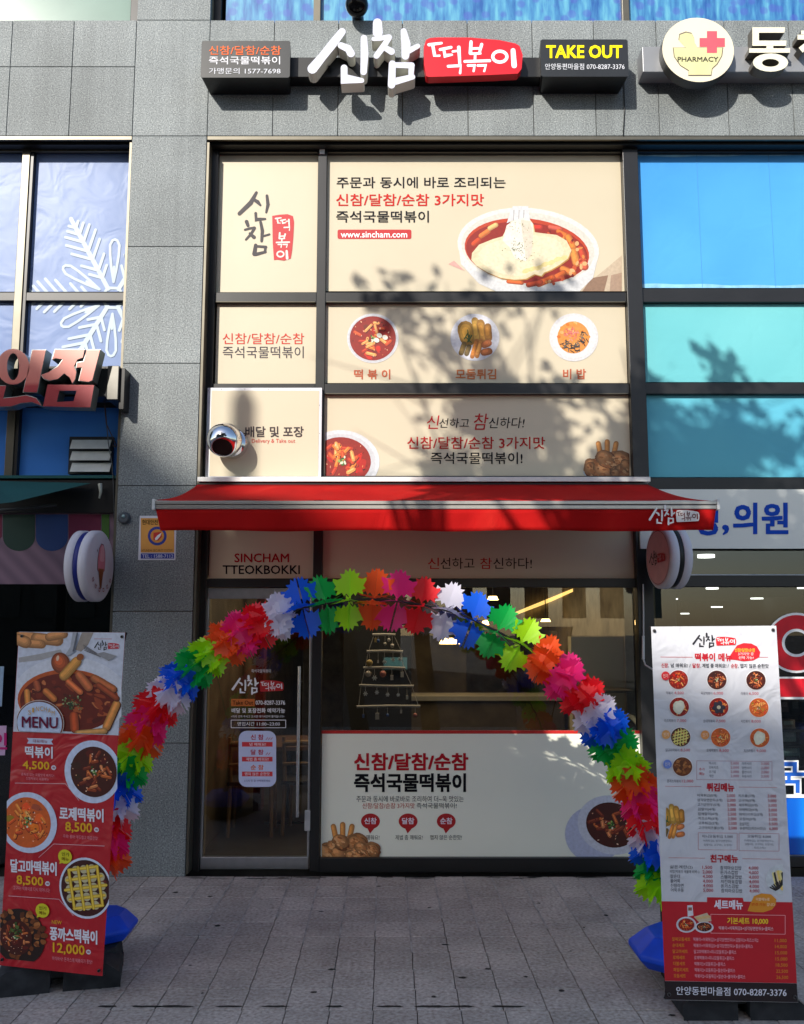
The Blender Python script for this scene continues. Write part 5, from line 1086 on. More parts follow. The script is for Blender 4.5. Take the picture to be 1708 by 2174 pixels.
for i, (s, c) in enumerate(ss):
    p, d = at_s(s); m = COLS[c]; mb = MB(); fr = (p.x-.1)/1.9
    yv = Vector((0, 1, 0)); ra = (yv-d*yv.dot(d)).normalized(); rb = d.cross(ra).normalized()
    ph = g.uniform(-.1, .22)+(.0 if abs(fr) < .42 else .25)
    dens = min(1.12, .9+.4*abs(fr)*.5)
    NL = 4 if abs(fr) < .36 else 7
    for k in range(NL):
        th = ph+k*2*math.pi/NL+g.uniform(-.12, .12); rd = (ra*math.cos(th)+rb*math.sin(th)).normalized(); tn = d.cross(rd).normalized()
        fold = g.uniform(.05, .3); tilt = g.uniform(-.12, .12)+(-.35 if abs(fr) > .6 else 0)*(1 if d.z > 0 else -1); cur = g.uniform(-.3, .5); sc = g.uniform(1.06, 1.17)*(1 if abs(fr) < .36 else .86)
        for sd_ in (1, -1):
            base = p+d*g.uniform(-.01, .01); vs = []
            for (u_, r_) in half:
                u_ = u_*1.16; bend = tn*(u_*math.sin(fold)*1.0+cur*u_*u_*4)*1 + d*(sd_*u_*math.cos(fold))
                rdir = (rd*math.cos(tilt)+d*math.sin(tilt)); vs.append(base+(rdir*r_+bend)*sc)
            n_ = len(vs); cen = len(vs)
            mb.add(vs, [tuple(range(n_))] if sd_ > 0 else [tuple(reversed(range(n_)))], m)
        # raised crease rib
        base = p; rdir = (rd*math.cos(tilt)+d*math.sin(tilt))
        mb.add([base+rdir*.02*sc, base+rdir*.16*sc, base+rdir*.17*sc-tn*.022, base+rdir*.1*sc-tn*.018, base+rdir*.03*sc-tn*.012], [(0, 1, 2, 3, 4)], m)
    if abs(fr) >= .36:
        for sg_ in (1, -1):
            rd = (rb*sg_+ra*g.uniform(-.25, .1)).normalized(); base = p-ra*g.uniform(.03, .07)*(1 if ra.y > 0 else -1)-rd*.055; tl = d*g.uniform(-.25, .25)
            tn = rd.cross(d).normalized()
            for sd_ in (1, -1):
                fo = g.uniform(.1, .35); vs = [base+(rd+tl).normalized()*r_*.92+d*(sd_*u_*1.05*math.cos(fo))+tn*(u_*math.sin(fo)) for u_, r_ in half]
                mb.add(vs, [tuple(range(len(vs)))], m)
    mb.build('paper_flower', ar)

# ------------------------------------------------------------------ bases of the arch and banners
BLU = mat((8, 72, 210), .5, 0, .12, 9); RUB = mottled('black_rubber', [(30, 32, 36), (40, 42, 46), (52, 54, 58)], 14, .7, 4)
def blob(name, label, cat, pts, z0, z1, m, taper=.8, feet=True):
    t = thing(name, label, cat, (sum(p[0] for p in pts)/len(pts), sum(p[1] for p in pts)/len(pts), 0)); cx = sum(p[0] for p in pts)/len(pts); cy = sum(p[1] for p in pts)/len(pts)
    bm = bmesh.new(); lv = ((z0, .84), (z0+.05, 1.0), (z0+(z1-z0)*.5, 1.0), (z1, taper)); rows = []
    for z, s_ in lv: rows.append([bm.verts.new((cx+(x-cx)*s_-t.location.x, cy+(y-cy)*s_-t.location.y, z)) for x, y in pts])
    n_ = len(pts)
    for a, b in zip(rows, rows[1:]):
        for k in range(n_): bm.faces.new((a[k], a[(k+1) % n_], b[(k+1) % n_], b[k]))
    bm.faces.new(rows[-1]); bm.faces.new(list(reversed(rows[0])))
    me_ = bpy.data.meshes.new('tank'); bm.to_mesh(me_); bm.free(); me_.materials.append(m); o = bpy.data.objects.new('tank', me_); C.objects.link(o); o.parent = t
    b = o.modifiers.new('b', 'BEVEL'); b.width = .007; b.segments = 2; b.limit_method = 'ANGLE'; b.angle_limit = .3
    MB().tube([(0+t.location.x, t.location.y+.03, z1-.002), (t.location.x, t.location.y+.03, z1+.018)], .028, mat((14, 30, 90), .4), 16).build('filler_cap', t)
    return t
gp = lambda x, y, z=0: (lambda d: (d.x*(z-H)/d.z, d.y*(z-H)/d.z))(ray(x, y))
def hexa(cx, cy, a, b, r=.28): return [(cx-a, cy-b*r), (cx-a*(1-r), cy-b), (cx+a*(1-r), cy-b), (cx+a, cy-b*r), (cx+a, cy+b*r), (cx+a*(1-r), cy+b), (cx-a*(1-r), cy+b), (cx-a, cy+b*r)]
lb = blob('arch_weight', 'blue plastic weight behind the left menu banner', 'weight', hexa(-1.70, 5.22, .21, .18, .5), .13, .26, BLU, .7)
blob('arch_weight_foot', 'x', 'weight', hexa(-1.72, 5.12, .19, .2, .3), .0, .128, RUB, .95)
rb_ = blob('arch_weight', 'blue plastic weight with dark foot behind the right menu banner', 'weight', hexa(1.50, 4.92, .29, .24, .5), .10, .25, BLU, .7)
blob('arch_weight_foot', 'x', 'weight', hexa(1.56, 4.82, .22, .26, .3), .0, .098, RUB, .95)
for t, s_ in (('arch_weight_foot', lb), ('arch_weight_foot.001', rb_)):
    e = bpy.data.objects[t]; ch = [o for o in bpy.data.objects if o.parent == e and o.name.startswith('tank')][0]
    [bpy.data.objects.remove(o) for o in [o for o in bpy.data.objects if o.parent == e and o.name.startswith('filler')]]; ch.parent = s_; ch.location = e.location-s_.location; ch.name = 'foot'; bpy.data.objects.remove(e)
def bfoot(cx, cy, wd_, lab, rz=0.):
    t = thing('banner_stand_base', lab, 'stand base', (cx, cy, 0)); M_ = Matrix.Translation((cx, cy, 0)) @ Matrix.Rotation(rz, 4, 'Z')
    for s_ in (-1, 1):
        mb = MB(); prof = [(-.5, 0), (-.5, .07), (-.38, .12), (-.1, .13), (-.05, .10), (-.05, 0)] if s_ < 0 else [(.05, 0), (.05, .10), (.1, .13), (.38, .12), (.5, .07), (.5, 0)]
        fr = [M_ @ Vector((x*wd_, -.14, z)) for x, z in prof][::-1]; bk = [M_ @ Vector((x*wd_, .16, z)) for x, z in prof][::-1]
        o = mb.prism(fr, bk, RUB).build('rubber_block', t, bevel=.025)
    bx_ = MB(); bx_.prism([M_ @ Vector((x*wd_, -.1, z)) for x, z in ((-.2, .06), (-.2, .125), (.2, .125), (.2, .06))][::-1], [M_ @ Vector((x*wd_, .12, z)) for x, z in ((-.2, .06), (-.2, .125), (.2, .125), (.2, .06))][::-1], RUB).build('bridge', t)
    return t
bfoot(1.605, 4.60, .57, 'dark two lobed rubber base under the white right banner'); bfoot(-1.78, 4.92, .62, 'dark rubber base under the red left banner', .25)

# ------------------------------------------------------------------ right menu banner
def banner_root(name, label, corners, Ys, sag=0.):
    pass
YB = 4.42
rt = thing('menu_banner', 'white standing menu banner with rows of bowls and red set menu block', 'banner', (1.56, YB+.03, 0))
plR = Pl((0, YB, 1), (0, -1, 0.0))
def sheet(root, pl, c, m_, nu=14, nv=36, amp=.004, name='sheet', back=None):
    mb = MB(); vs = []
    for j in range(nv+1):
        for i in range(nu+1):
            u_, v_ = i/nu, j/nv
            x = (c[0][0]*(1-u_)+c[1][0]*u_)*(1-v_)+(c[3][0]*(1-u_)+c[2][0]*u_)*v_; y = (c[0][1]*(1-u_)+c[1][1]*u_)*(1-v_)+(c[3][1]*(1-u_)+c[2][1]*u_)*v_
            vs.append(pl.pt(x, y, 0))
    mb.add(vs, [(j*(nu+1)+i, (j+1)*(nu+1)+i, (j+1)*(nu+1)+i+1, j*(nu+1)+i+1) for j in range(nv) for i in range(nu)], m_, True)
    return mb.build(name, root)
def cloth(name, c):
    """printed vinyl: soft creases as bump, slightly see-through"""
    m, t, b = nodes(name); b.inputs['Base Color'].default_value = (*lin(c), 1); b.inputs['Roughness'].default_value = .38
    geo = t.nodes.new('ShaderNodeNewGeometry'); n = t.nodes.new('ShaderNodeTexNoise'); n.inputs['Scale'].default_value = 5; n.inputs['Distortion'].default_value = 1.6; n.inputs['Detail'].default_value = 2
    bp_ = t.nodes.new('ShaderNodeBump'); bp_.inputs['Strength'].default_value = .5; bp_.inputs['Distance'].default_value = .03
    t.links.new(geo.outputs['Position'], n.inputs[0]); t.links.new(n.outputs[0], bp_.inputs['Height']); t.links.new(bp_.outputs[0], b.inputs['Normal']); return m
RC = [(1383, 1330.5), (1649, 1328.5), (1695.5, 2129), (1414, 2123.5)]
sheet(rt, plR, RC, cloth('white_vinyl', (206, 206, 213)))
MBK = mat((36, 36, 38), .4, .5)
def stand(root, pl, c, basep):
    pts = [pl.pt(x, y, -.012) for x, y in c]; hub = (pts[0]+pts[1]+pts[2]+pts[3])/4+Vector((0, .10, -.25))
    for p in pts: MB().tube([hub, p+Vector((0, .012, 0))], .007, MBK, 8).build('cross_arm', root)
    MB().tube([hub, Vector((basep[0], basep[1], .12))], .011, MBK, 8).build('pole', root)
    for (x, y) in c:
        cx = sum(p[0] for p in c)/4; cy = sum(p[1] for p in c)/4; X = x+(7 if x < cx else -7); Y_ = y+(9 if y < cy else -12); p = pl.pt(X, Y_, .002)
        MB().tube([p, p-pl.n*-.004], .0085, mat((120, 120, 124), .3, .9), 14).build('eyelet', root); MB().sphere(p+pl.n*.008, .0055, mat((40, 36, 36), .3, .5), 8, 6).build('hook', root)
stand(rt, plR, RC, (1.6, 4.6))
def skR(x, y): return x, y+(.006+.012*(y-1330)/800)*(x-1540)
q = Print(rt, plR, skew=skR, base=.001); DK = (64, 66, 74); RE = (190, 34, 48); GY = (110, 112, 124)
q.part('heading'); q.skew = None; logo(q, (1471, 1344, 1564, 1375), (30, 30, 38), (206, 34, 44), (238, 234, 236)); q.skew = skR
q.T('떡볶이 메뉴', 1476, 1387, 1555, 1404, RE, .03); q.line([(1403, 1396), (1471, 1396)], .9, RE); q.line([(1560, 1395), (1632, 1395)], .9, RE)
q.part('speech_bubble'); q.poly([(1546, 1400), (1556, 1384), (1566, 1370), (1580, 1365), (1596, 1366), (1608, 1372), (1615, 1384), (1613, 1395), (1600, 1402), (1580, 1404), (1562, 1401)], (206, 32, 44), 2)
q.T('신참/달참/순참', 1561, 1376, 1604, 1384, (246, 214, 70), .01, 5); q.T('3가지맛 중', 1568, 1385, 1601, 1391.5, (240, 220, 224), 0, 5); q.T('선택 가능!', 1569, 1393, 1601, 1399.5, (244, 228, 230), .01, 5)
q.part('lettering')
for tx, a, b_, c in (('신참', 1405, 1419, RE), (', 넘 매워요! /', 1420, 1467, DK), ('달참', 1471, 1487, RE), (', 제법 좀 매워요! /', 1488, 1548, DK), ('순참', 1553, 1567, RE), (', 맵지 않은 순한맛', 1568, 1633, DK)): q.T(tx, a, 1409, b_, 1418.5, c, .012)
rows_ = [(1444, (1441, 1523, 1606), ('red', 'dark', 'dark'), 1472.5, (('떡볶이', '4,500', 1415), ('짜장떡볶이', '6,000', 1489), ('라볶이', '6,500', 1574))),
         (1502, (1443, 1527, 1612), ('red', 'red', 'rose'), 1531.5, (('치즈떡볶이', '7,000', 1411), ('순대떡볶이', '7,500', 1494), ('치킨볶이', '8,000', 1574))),
         (1566, (1446, 1531, 1614), ('dark', 'rose', 'rose'), 1594, (('달고마떡볶이', '8,500', 1414), ('로제떡볶이', '8,500', 1501), ('치즈라볶이', '9,000', 1580))),
         (1629, (1450,), ('brown',), 1660, (('퐁까스떡볶이', '12,000', 1417),))]
sd_ = 40
for ry_, xs_, ks, ty, tx in rows_:
    for x, kd, (nm, pr_, tx0) in zip(xs_, ks, tx):
        sd_ += 1; q.part('dish_picture'); bowl(q, x, ry_, 20.5, 20, kd, .1, seed=sd_, rim=1.07, plate=(238, 232, 232))
        if nm.startswith('치즈'): q.ell(x-1, ry_, 12, 14.5, (226, 222, 196), 7.6, .3, 24, wob=.06); q.ell(x, ry_, 8, 10, (232, 228, 206), 8.2, .3, 20, wob=.05)
        if nm.startswith('순대'):
            for j in range(6): q.ell(x+8*math.cos(j), ry_+8*math.sin(j), 6, 5, (54, 48, 60), 7.6, j)
            q.ell(x, ry_, 4, 4, (206, 190, 160), 8.2)
        if nm.startswith('달고마'):
            for j in range(-3, 4):
                h_ = math.sqrt(max(1, 18**2-(j*6)**2)); q.cap(x+j*6, ry_, h_*2, 2.4, 1.65, (222, 206, 110), 8); q.cap(x, ry_+j*6, h_*2, 2.4, -.25, (232, 216, 124), 8.5)
        q.part('price_lettering'); wn = len(nm)*4.8; q.T(nm, tx0, ty-3.6, tx0+wn, ty+3.2, (104, 100, 112), .0); q.T(pr_, tx0+wn+3, ty-3.6, tx0+wn+3+len(pr_)*4.0, ty+3.4, (206, 90, 104), .0)
for x, y, c in ((1414, 1436, (206, 40, 50)), (1415, 1561, (226, 160, 90)), (1498, 1561, (226, 150, 84)), (1418, 1624, (110, 134, 206))):
    q.part('badge.%d' % (x*y)); q.ell(x, y, 9, 9.5, c, 11); q.T('인기', x-5, y-4, x+5, y+4, (240, 224, 210), .0, 13)
q.part('price_lettering'); q.frame(1480, 1616, 1640, 1656, .7, (180, 120, 140)); q.T('추가', 1485, 1631, 1497, 1637, RE, .02); q.T('메뉴', 1485, 1640, 1497, 1647, RE, .02)
for j, (a_, p1, b_, p2) in enumerate((('떡사리', '2,000', '라면사리', '3,000'), ('모짜치즈', '2,000', '당면사리', '2,000'), ('공기밥', '2,000', '쫄면사리', '2,000'), ('계란', '2,000', '우동사리', '2,500'))):
    y = 1621+j*9; q.T(a_, 1506, y-3, 1506+len(a_)*5, y+3, GY, 0); q.T(p1, 1552, y-3, 1570, y+3, (190, 110, 130), 0); q.T(b_, 1576, y-3, 1576+len(b_)*5, y+3, GY, 0); q.T(p2, 1617, y-3, 1634, y+3, (190, 90, 110), 0)
def head(tx, x0, y0, x1, y1, la, lb_, ra_, rb2, yl):
    q.T(tx, x0, y0, x1, y1, RE, .03); q.line([(la, yl), (lb_, yl)], .8, (200, 100, 106)); q.line([(ra_, yl), (rb2, yl)], .8, (200, 100, 106))
head('튀김메뉴', 1501, 1663, 1560, 1681, 1413, 1490, 1570, 1651, 1671)
A = (('어묵튀김(5개)', '2,000', '치즈볼(3개)', '3,000'), ('삼각당면만두(5개)', '2,000', '고구마(3개)', '3,000'), ('고기군만두(5개)', '2,000', '새우튀김(3개)', '3,000'), ('김말이(4개)', '2,500', '야채튀김(3개)', '3,000'),
     ('잡채말이(4개)', '2,500', '대게다리튀김(3개)', '3,500'), ('치즈스틱(3개)', '2,500', '오징어(3개)', '3,500'), ('고추튀김(2개)', '2,500', '순살치킨', '5,500'), ('고구마치즈볼(3개)', '2,500', '순살치킨(치즈시즈닝)', '6,000'))
for j, (a_, p1, b_, p2) in enumerate(A):
    y = 1690+j*9.85; s_ = j*.45
    q.T(a_, 1481+s_, y-3.7, 1481+s_+min(57, len(a_)*5.3), y+3.5, DK, .0); q.T(p1, 1544+s_, y-3.7, 1562+s_, y+3.4, RE, .0); q.T(b_, 1568.5+s_, y-3.7, 1568.5+s_+min(57, len(b_)*5.0), y+3.5, DK, .0); q.T(p2, 1631+s_, y-3.7, 1649+s_, y+3.4, RE, .0)
q.part('fried_platter_picture'); q.clip = (1415, 1700, 1470, 1786); fried(q, 1425, 1742, 34, 40, 3, 2); q.clip = None
q.part('price_lettering'); q.frame(1483.5, 1769, 1566, 1805, .8, (196, 120, 130)); q.frame(1570, 1769, 1655, 1806, .8, (196, 120, 130))
q.T('미니모둠튀김 5,000', 1492, 1773, 1557, 1780, (90, 84, 96), .008); q.T('어묵튀김2, 삼각당면만두2,', 1494, 1783.5, 1555, 1788.5, GY, 0); q.T('김말이2, 고구마1, 오징어1', 1495, 1792, 1555, 1797, GY, 0)
q.T('모둠튀김 8,000', 1588, 1772, 1638, 1779, (90, 84, 96), .008); q.T('어묵튀김2, 삼각당면만두2,', 1581, 1782, 1644, 1787, GY, 0); q.T('김말이2, 고구마3, 오징어2,', 1582, 1789.5, 1644, 1794.5, GY, 0); q.T('치즈스틱1', 1602, 1797, 1626, 1802, GY, 0)
head('친구메뉴', 1509, 1815, 1568, 1832, 1420, 1498, 1577, 1660, 1823)
A = (('삶은계란(2)', '1,500', '참치마요컵밥', '4,000'), ('비밥(떡볶이 국물에 비벼~)', '2,000', '돈가스컵밥', '4,000'), ('찰순대', '4,000', '스팸마요컵밥', '4,000'), ('불어묵', '4,000', '치킨마요컵밥', '4,000'), ('신참라면', '4,000', '돈가스김밥', '4,000'), ('어묵우동', '5,000', '참치마요김밥', '4,000'))
for j, (a_, p1, b_, p2) in enumerate(A):
    y = 1843+j*9.75; s_ = j*.4
    q.T(a_, 1423+s_, y-4.2, 1423+s_+min(62, len(a_)*6.9), y+4, DK, .0); q.T(p1, 1492+s_, y-4, 1513+s_, y+3.8, RE, .0); q.T(b_, 1530+s_, y-4.2, 1530+s_+len(b_)*7.5, y+4, DK, .0); q.T(p2, 1590+s_, y-4, 1611+s_, y+3.8, RE, .0)
q.part('gimbap_picture'); q.clip = (1620, 1830, 1663, 1900); q.ell(1664, 1866, 37, 33, (204, 208, 212), 2)
for j in range(7): q.cap(1646+j*4, 1866+(j % 2)*2, 44-abs(j-3)*4, 7, 1.35, ((236, 222, 150), (50, 46, 44), (226, 206, 170), (246, 214, 110))[j % 4], 3)
for j in range(8): q.cap(1642+j*3, 1886-j*2, 16, 3, .5+j*.2, (46, 40, 40), 4)
q.clip = None
q.part('red_block'); q.poly([(1405.3, 1916), (1502, 1916), (1502, 1906), (1578, 1906), (1580, 1914), (1683.4, 1914), (1692.9, 2085.5), (1412.2, 2085)], (192, 26, 40), 1)
q.part('black_block'); q.poly([(1412.2, 2085.6), (1692.9, 2086), (1695.3, 2125.8), (1413.8, 2125.2)], (34, 22, 26), 1)
q.part('set_menu_lettering'); q.T('세트메뉴', 1517, 1911, 1578, 1931, (236, 226, 238), .03); 
q.poly([(1588, 1934), (1594, 1918), (1602, 1902), (1618, 1896), (1638, 1898), (1649, 1908), (1648, 1920), (1640, 1930), (1622, 1936), (1604, 1936)], (222, 144, 40), 2); q.T('더블메뉴로', 1606, 1905, 1635, 1912, (250, 230, 200), .01, 5); q.T('변경 가능', 1597, 1916, 1627, 1923, (214, 84, 30), .01, 5); q.T('합니다', 1629, 1916, 1646, 1923, (250, 226, 190), .01, 5)
q.frame(1510, 1942, 1668, 1982, .9, (240, 180, 186)); q.T('기본세트 10,000', 1545, 1948, 1632, 1962.5, (244, 206, 60), .018); q.T('떡볶이+어묵튀김5+삼각당면만두5+쿨피스', 1527, 1967, 1643, 1975, (240, 214, 222), 0)
q.part('set_menu_picture'); q.poly([(1460, 1924), (1471, 1923), (1473, 1945), (1461, 1948)], (220, 216, 224), 2); q.rect(1462, 1928, 1470, 1935, (150, 96, 80), 3); q.poly([(1474, 1948), (1502, 1939), (1512, 1955), (1490, 1964)], (214, 190, 160), 3)
for j in range(5): q.cap(1482+j*6, 1951-j, 8, 5, .6, (222, 186, 130), 4)
bowl(q, 1458, 1965, 17, 13.5, 'red', 0, seed=70, rim=1.25, lay=5, plate=(220, 216, 224)); q.ell(1496, 1970, 20, 12, (222, 216, 224), 5); bowl(q, 1496, 1969, 16, 9.5, 'dark', 0, seed=71, rim=0, lay=6)
q.part('set_menu_lettering')
A = (('알짜모둠세트', '떡볶이+어묵튀김5+삼각당면만두5+김말이2+치즈스틱2', '11,000', 138), ('순대세트', '떡볶이+어묵튀김5+삼각당면만두5+찰순대+쿨피스', '14,000', 126), ('달고마세트', '달고마떡볶이+미니모둠튀김+쿨피스', '15,000', 90), ('로제세트', '로제떡볶이+미니모둠튀김+쿨피스', '15,000', 85),
     ('더블세트', '떡볶이2+모둠튀김+쿨피스', '18,500', 66), ('패밀리세트', '떡볶이2+모둠튀김+찰순대+쿨피스', '22,500', 86), ('모둠세트', '떡볶이2+모둠튀김+찰순대+불어묵+쿨피스', '26,500', 107))
for j, (a_, b_, p1, wd_) in enumerate(A):
    y = 1996+j*13; s_ = j*.55
    q.T(a_, 1428+s_, y-4, 1428+s_+len(a_)*6.4, y+4, (232, 160, 50), .0); q.T(b_, 1473+s_, y-4.2, 1473+s_+wd_, y+4, (238, 186, 200), .0); q.T(p1, 1646+s_, y-4, 1671+s_, y+4, (222, 150, 50), .0)
q.part('shop_phone_lettering'); q.T('안양동편마을점 070-8287-3376', 1436.5, 2096.5, 1671, 2114.5, (224, 224, 236), .008); q.done()

# ------------------------------------------------------------------ left menu banner
lt = thing('menu_banner', 'red standing menu banner with white top picture and four dish prices', 'banner', (-1.74, 4.72, 0))
pA = Vector((-1.44, 4.625, 0)); pB = Vector((-2.035, 4.775, 0)); dAB = (pA-pB); plL = Pl(pA, (dAB.y, -dAB.x, 0))
LC = [(40, 1341.5), (266.3, 1343), (217.6, 2073), (-2, 2049.6)]
sheet(lt, plL, LC, cloth('red_vinyl', (184, 26, 40)))
stand(lt, plL, LC, (-1.78, 4.92))
def edge(y, s_): t = (y-1342)/719; return (40-42*t) if s_ < 0 else (266.3-48.7*t)
def skL(x, y):
    t = (y-1342)/719; return x, y+(.006+.1*t)*(x-(edge(y, 1)+edge(y, -1))/2)
q = Print(lt, plL, skew=skL, base=.001); q.part('bowl_picture'); q.clip = (24, 1342.5, 263.5, 1558)
def banclip(y0, y1): return None
q.clip = None; q.poly([(40.6, 1342.2), (265.7, 1342.6), (251.5, 1557.5), (28, 1557.5)], (204, 208, 222), 0)
q.clip = (36, 1343, 258, 1556)
fL = lambda x, y: (x*.2076, 1300.4+y*.2076)
for j, (x, y, l, w3, a) in enumerate(((60, 1352, 60, 22, .2), (100, 1358, 70, 24, .1), (70, 1368, 56, 18, .05), (120, 1350, 50, 18, -.2), (48, 1362, 40, 26, .4))):
    for t in range(4): q.cap(x-t, y-t*1.3, l*(1-.12*t), w3*(1-.2*t), a, tuple(int(v*(.72+.13*t)) for v in (206, 140, 84)), 2)
q.poly([fL(*p) for p in ((190, 470), (400, 430), (620, 380), (640, 420), (420, 490), (190, 520))], (170, 166, 166), 1.5)
q.poly([fL(*p) for p in ((840, 200), (960, 200), (900, 330), (830, 400), (770, 380))], (158, 146, 136), 1.5)
q.ell(*fL(720, 860), 122, 84, (216, 218, 228), 2); q.ell(*fL(700, 900), 108, 66, (190, 84, 34), 2.6); q.ell(*fL(705, 920), 104, 62, (104, 26, 14), 3.2)
g = random.Random(17)
for k in range(46):
    a = g.random()*6.28; r = math.sqrt(g.random())*.9; x, y = fL(705+500*r*math.cos(a), 920+290*r*math.sin(a)); q.ell(x, y, g.uniform(4, 13), g.uniform(2, 6), g.choice([(150, 60, 30), (124, 38, 20), (176, 84, 44), (86, 20, 12), (196, 110, 64)]), 3.8, g.uniform(-.6, 1), 14, wob=.1, rng=g)
for (x, y, l, w3, a, c) in ((280, 880, 180, 60, 1.5, (206, 130, 62)), (510, 850, 180, 70, .75, (196, 112, 54)), (760, 1120, 220, 90, 1.5, (176, 72, 34)), (1140, 1040, 340, 80, -1.15, (206, 134, 66)), (930, 1215, 340, 60, -.12, (196, 142, 80)), (860, 700, 240, 90, .9, (186, 100, 58)), (1060, 720, 300, 80, .5, (176, 96, 54)), (1100, 800, 280, 60, .6, (150, 66, 36)), (380, 760, 120, 70, 1.3, (160, 76, 46)), (760, 760, 220, 60, .7, (214, 110, 60))):
    X, Y_ = fL(x, y); k_ = .2076
    q.cap(X+1.5, Y_+1.8, l*k_, w3*k_*1.05, a, (62, 16, 10), 5)
    for t in range(4): q.cap(X-.3*t, Y_-.5*t, l*k_*(1-.06*t), w3*k_*(1-.23*t), a, tuple(min(255, int(v*(.84+.12*t))) for v in c), 5)
for k in range(60):
    a = g.random()*6.28; r = g.random(); x, y = fL(740+110*r*math.cos(a), 930+90*r*math.sin(a)); q.ell(x, y, g.uniform(1, 3), g.uniform(.8, 2), g.choice([(60, 84, 50), (110, 130, 80), (40, 56, 36), (160, 170, 120)]), 6.4, a, 8)
for t in range(4): q.ell(*fL(620-6*t, 520-8*t), 20*(1-.2*t), 23*(1-.2*t), tuple(int(v*(.75+.2*t)) for v in (160, 72, 36)), 7, -.3)
q.ell(*fL(590, 470), 3, 6, (226, 190, 160), 8.4, .2)
for t in range(4): q.cap(*fL(720-3*t, 575-5*t), 62*(1-.05*t), 21*(1-.22*t), -.85, tuple(min(255, int(v*(.8+.13*t))) for v in (202, 140, 66)), 7.8)
q.ell(*fL(820, 455), 8, 7, (150, 80, 34), 9, -.6)
q.poly([fL(*p) for p in ((745, 200), (800, 200), (760, 400), (700, 445), (670, 430), (720, 350))], (168, 170, 178), 9); q.poly([fL(*p) for p in ((785, 200), (800, 200), (762, 398), (740, 400))], (96, 98, 108), 9.6)
for k in range(4): q.line([fL(850+k*4, 330+k*18), fL(1000+k*10, 420+k*10)], 1.6, (110, 106, 108), 6)
q.poly([fL(*p) for p in ((980, 420), (1060, 400), (1200, 440), (1110, 490))], (150, 148, 150), 6.2)
q.ell(85, 1537, 51, 49, (226, 214, 206), 12); q.ell(85, 1537, 50, 48, (110, 60, 50), 12.4); q.ell(84, 1538, 47.5, 46, (196, 210, 236), 13)
q.clip = None
q.part('heading'); logo(q, (200, 1359, 253.5, 1380), (30, 30, 40), (200, 40, 60), (226, 214, 220)); q.line([(200, 1356), (238, 1356)], .8, (190, 90, 100))
for k, ch in enumerate('SINCHAM'):
    t = (k-3)/3; q.T(ch, 88+t*25-3.2, 1501+t*t*9+.0, 88+t*25+3.2+(-2.2 if ch == 'I' else 0), 1511+t*t*9, (206, 160, 84), .0, 24)
q.T('MENU', 46, 1524, 123, 1548, (110, 30, 60), .02, 24)
G_ = (232, 176, 50); WH = (232, 230, 240); PK = (232, 150, 160)
q.part('dish_lettering')
def won(x, y): q.ell(x, y, 5, 5, (230, 226, 236), 2); q.T('₩', x-3, y-2.6, x+3, y+2.6, (150, 40, 70), .01, 4)
q.poly([(57, 1570), (113, 1570), (109, 1576), (113, 1582), (57, 1582), (61, 1576)], (200, 206, 230), 2); q.T('대표메뉴', 70, 1572.5, 101, 1579.6, (150, 50, 60), 0, 4)
q.T('떡볶이', 53, 1587, 112, 1612, WH, .024); q.T('4,500', 48, 1619, 105, 1639, G_, .02); won(114, 1631)
q.T('중독성 있는 국물맛에 빠지다!', 45, 1645, 115, 1651.5, PK, 0); q.T('신참떡볶이 대표메뉴', 55, 1653.5, 104, 1660, PK, 0)
q.line([(32, 1668), (139, 1664), (168, 1698)], 1.1, (220, 180, 190))
q.T('로제떡볶이', 126, 1713, 220, 1741, WH, .024); q.T('8,500', 138.5, 1744, 195.6, 1767, G_, .02); won(205, 1757); q.T('우와! 좋아! 부드럽고 매콤한맛!', 134, 1771, 208, 1779, PK, 0)
q.line([(222, 1790), (114, 1793), (82, 1824)], 1.1, (220, 180, 190))
q.T('달고마떡볶이', 22, 1831, 120.5, 1860, WH, .024); q.T('8,500', 35, 1865, 92, 1887, G_, .02); won(101, 1878); q.T('고구마! 떡볶이로 다시 태어나다!', 28, 1888, 106, 1897, PK, 0)
q.line([(18, 1911), (125, 1909), (156, 1941)], 1.1, (220, 180, 190))
q.T('NEW', 110, 1954, 131, 1962, G_, .01); q.T('퐁까스떡볶이', 105.5, 1968, 206.6, 1997, WH, .024); q.T('12,000', 112, 2001, 180, 2025, G_, .02); won(188, 2014); q.T('바삭바삭! 돈까스에 떡볶이가 퐁당!', 111, 2030, 196, 2039, PK, 0)
q.part('dish_picture'); q.clip = (0, 1400, 249, 1720); q.ell(197, 1636, 60, 66, (206, 216, 240), 2); bowl(q, 199, 1636, 49, 53, 'dark', 0, seed=31, rim=0, lay=3)
q.clip = (14.5, 1600, 240, 1840); q.ell(60, 1751, 61, 65, (206, 216, 240), 2); bowl(q, 58, 1751, 50, 54, 'rose', 0, seed=32, rim=0, lay=3)
q.clip = (0, 1700, 231.5, 2000); q.ell(182, 1881, 56, 64, (214, 222, 240), 2); q.ell(182, 1881, 52, 59, (64, 20, 20), 3)
for k in range(14): q.ell(182+g.uniform(-44, 44), 1881+g.uniform(-48, 48), 6, 5, (110, 44, 36), 3.6, 0, 10)
for i in range(-2, 3):
    for j in range(-2, 3):
        if abs(i)+abs(j) < 4: q.ell(182+i*17+j*2, 1880+j*19-i*3, 8.5, 9, (196, 186, 150), 4.6, 0, 14)
for j in (-2, -1, 0, 1, 2):
    for t in range(3): q.cap(182+j*3, 1880+j*20, 94-abs(j)*13, 7-2*t, -.2, ((190, 150, 30), (226, 188, 56), (240, 208, 84))[t], 5.4)
for j in (-1.5, -.5, .5, 1.5):
    for t in range(3): q.cap(182+j*20, 1880-j*4, 100-abs(j)*12, 6.5-2*t, 1.42, ((190, 150, 30), (222, 184, 52), (238, 204, 80))[t], 7)
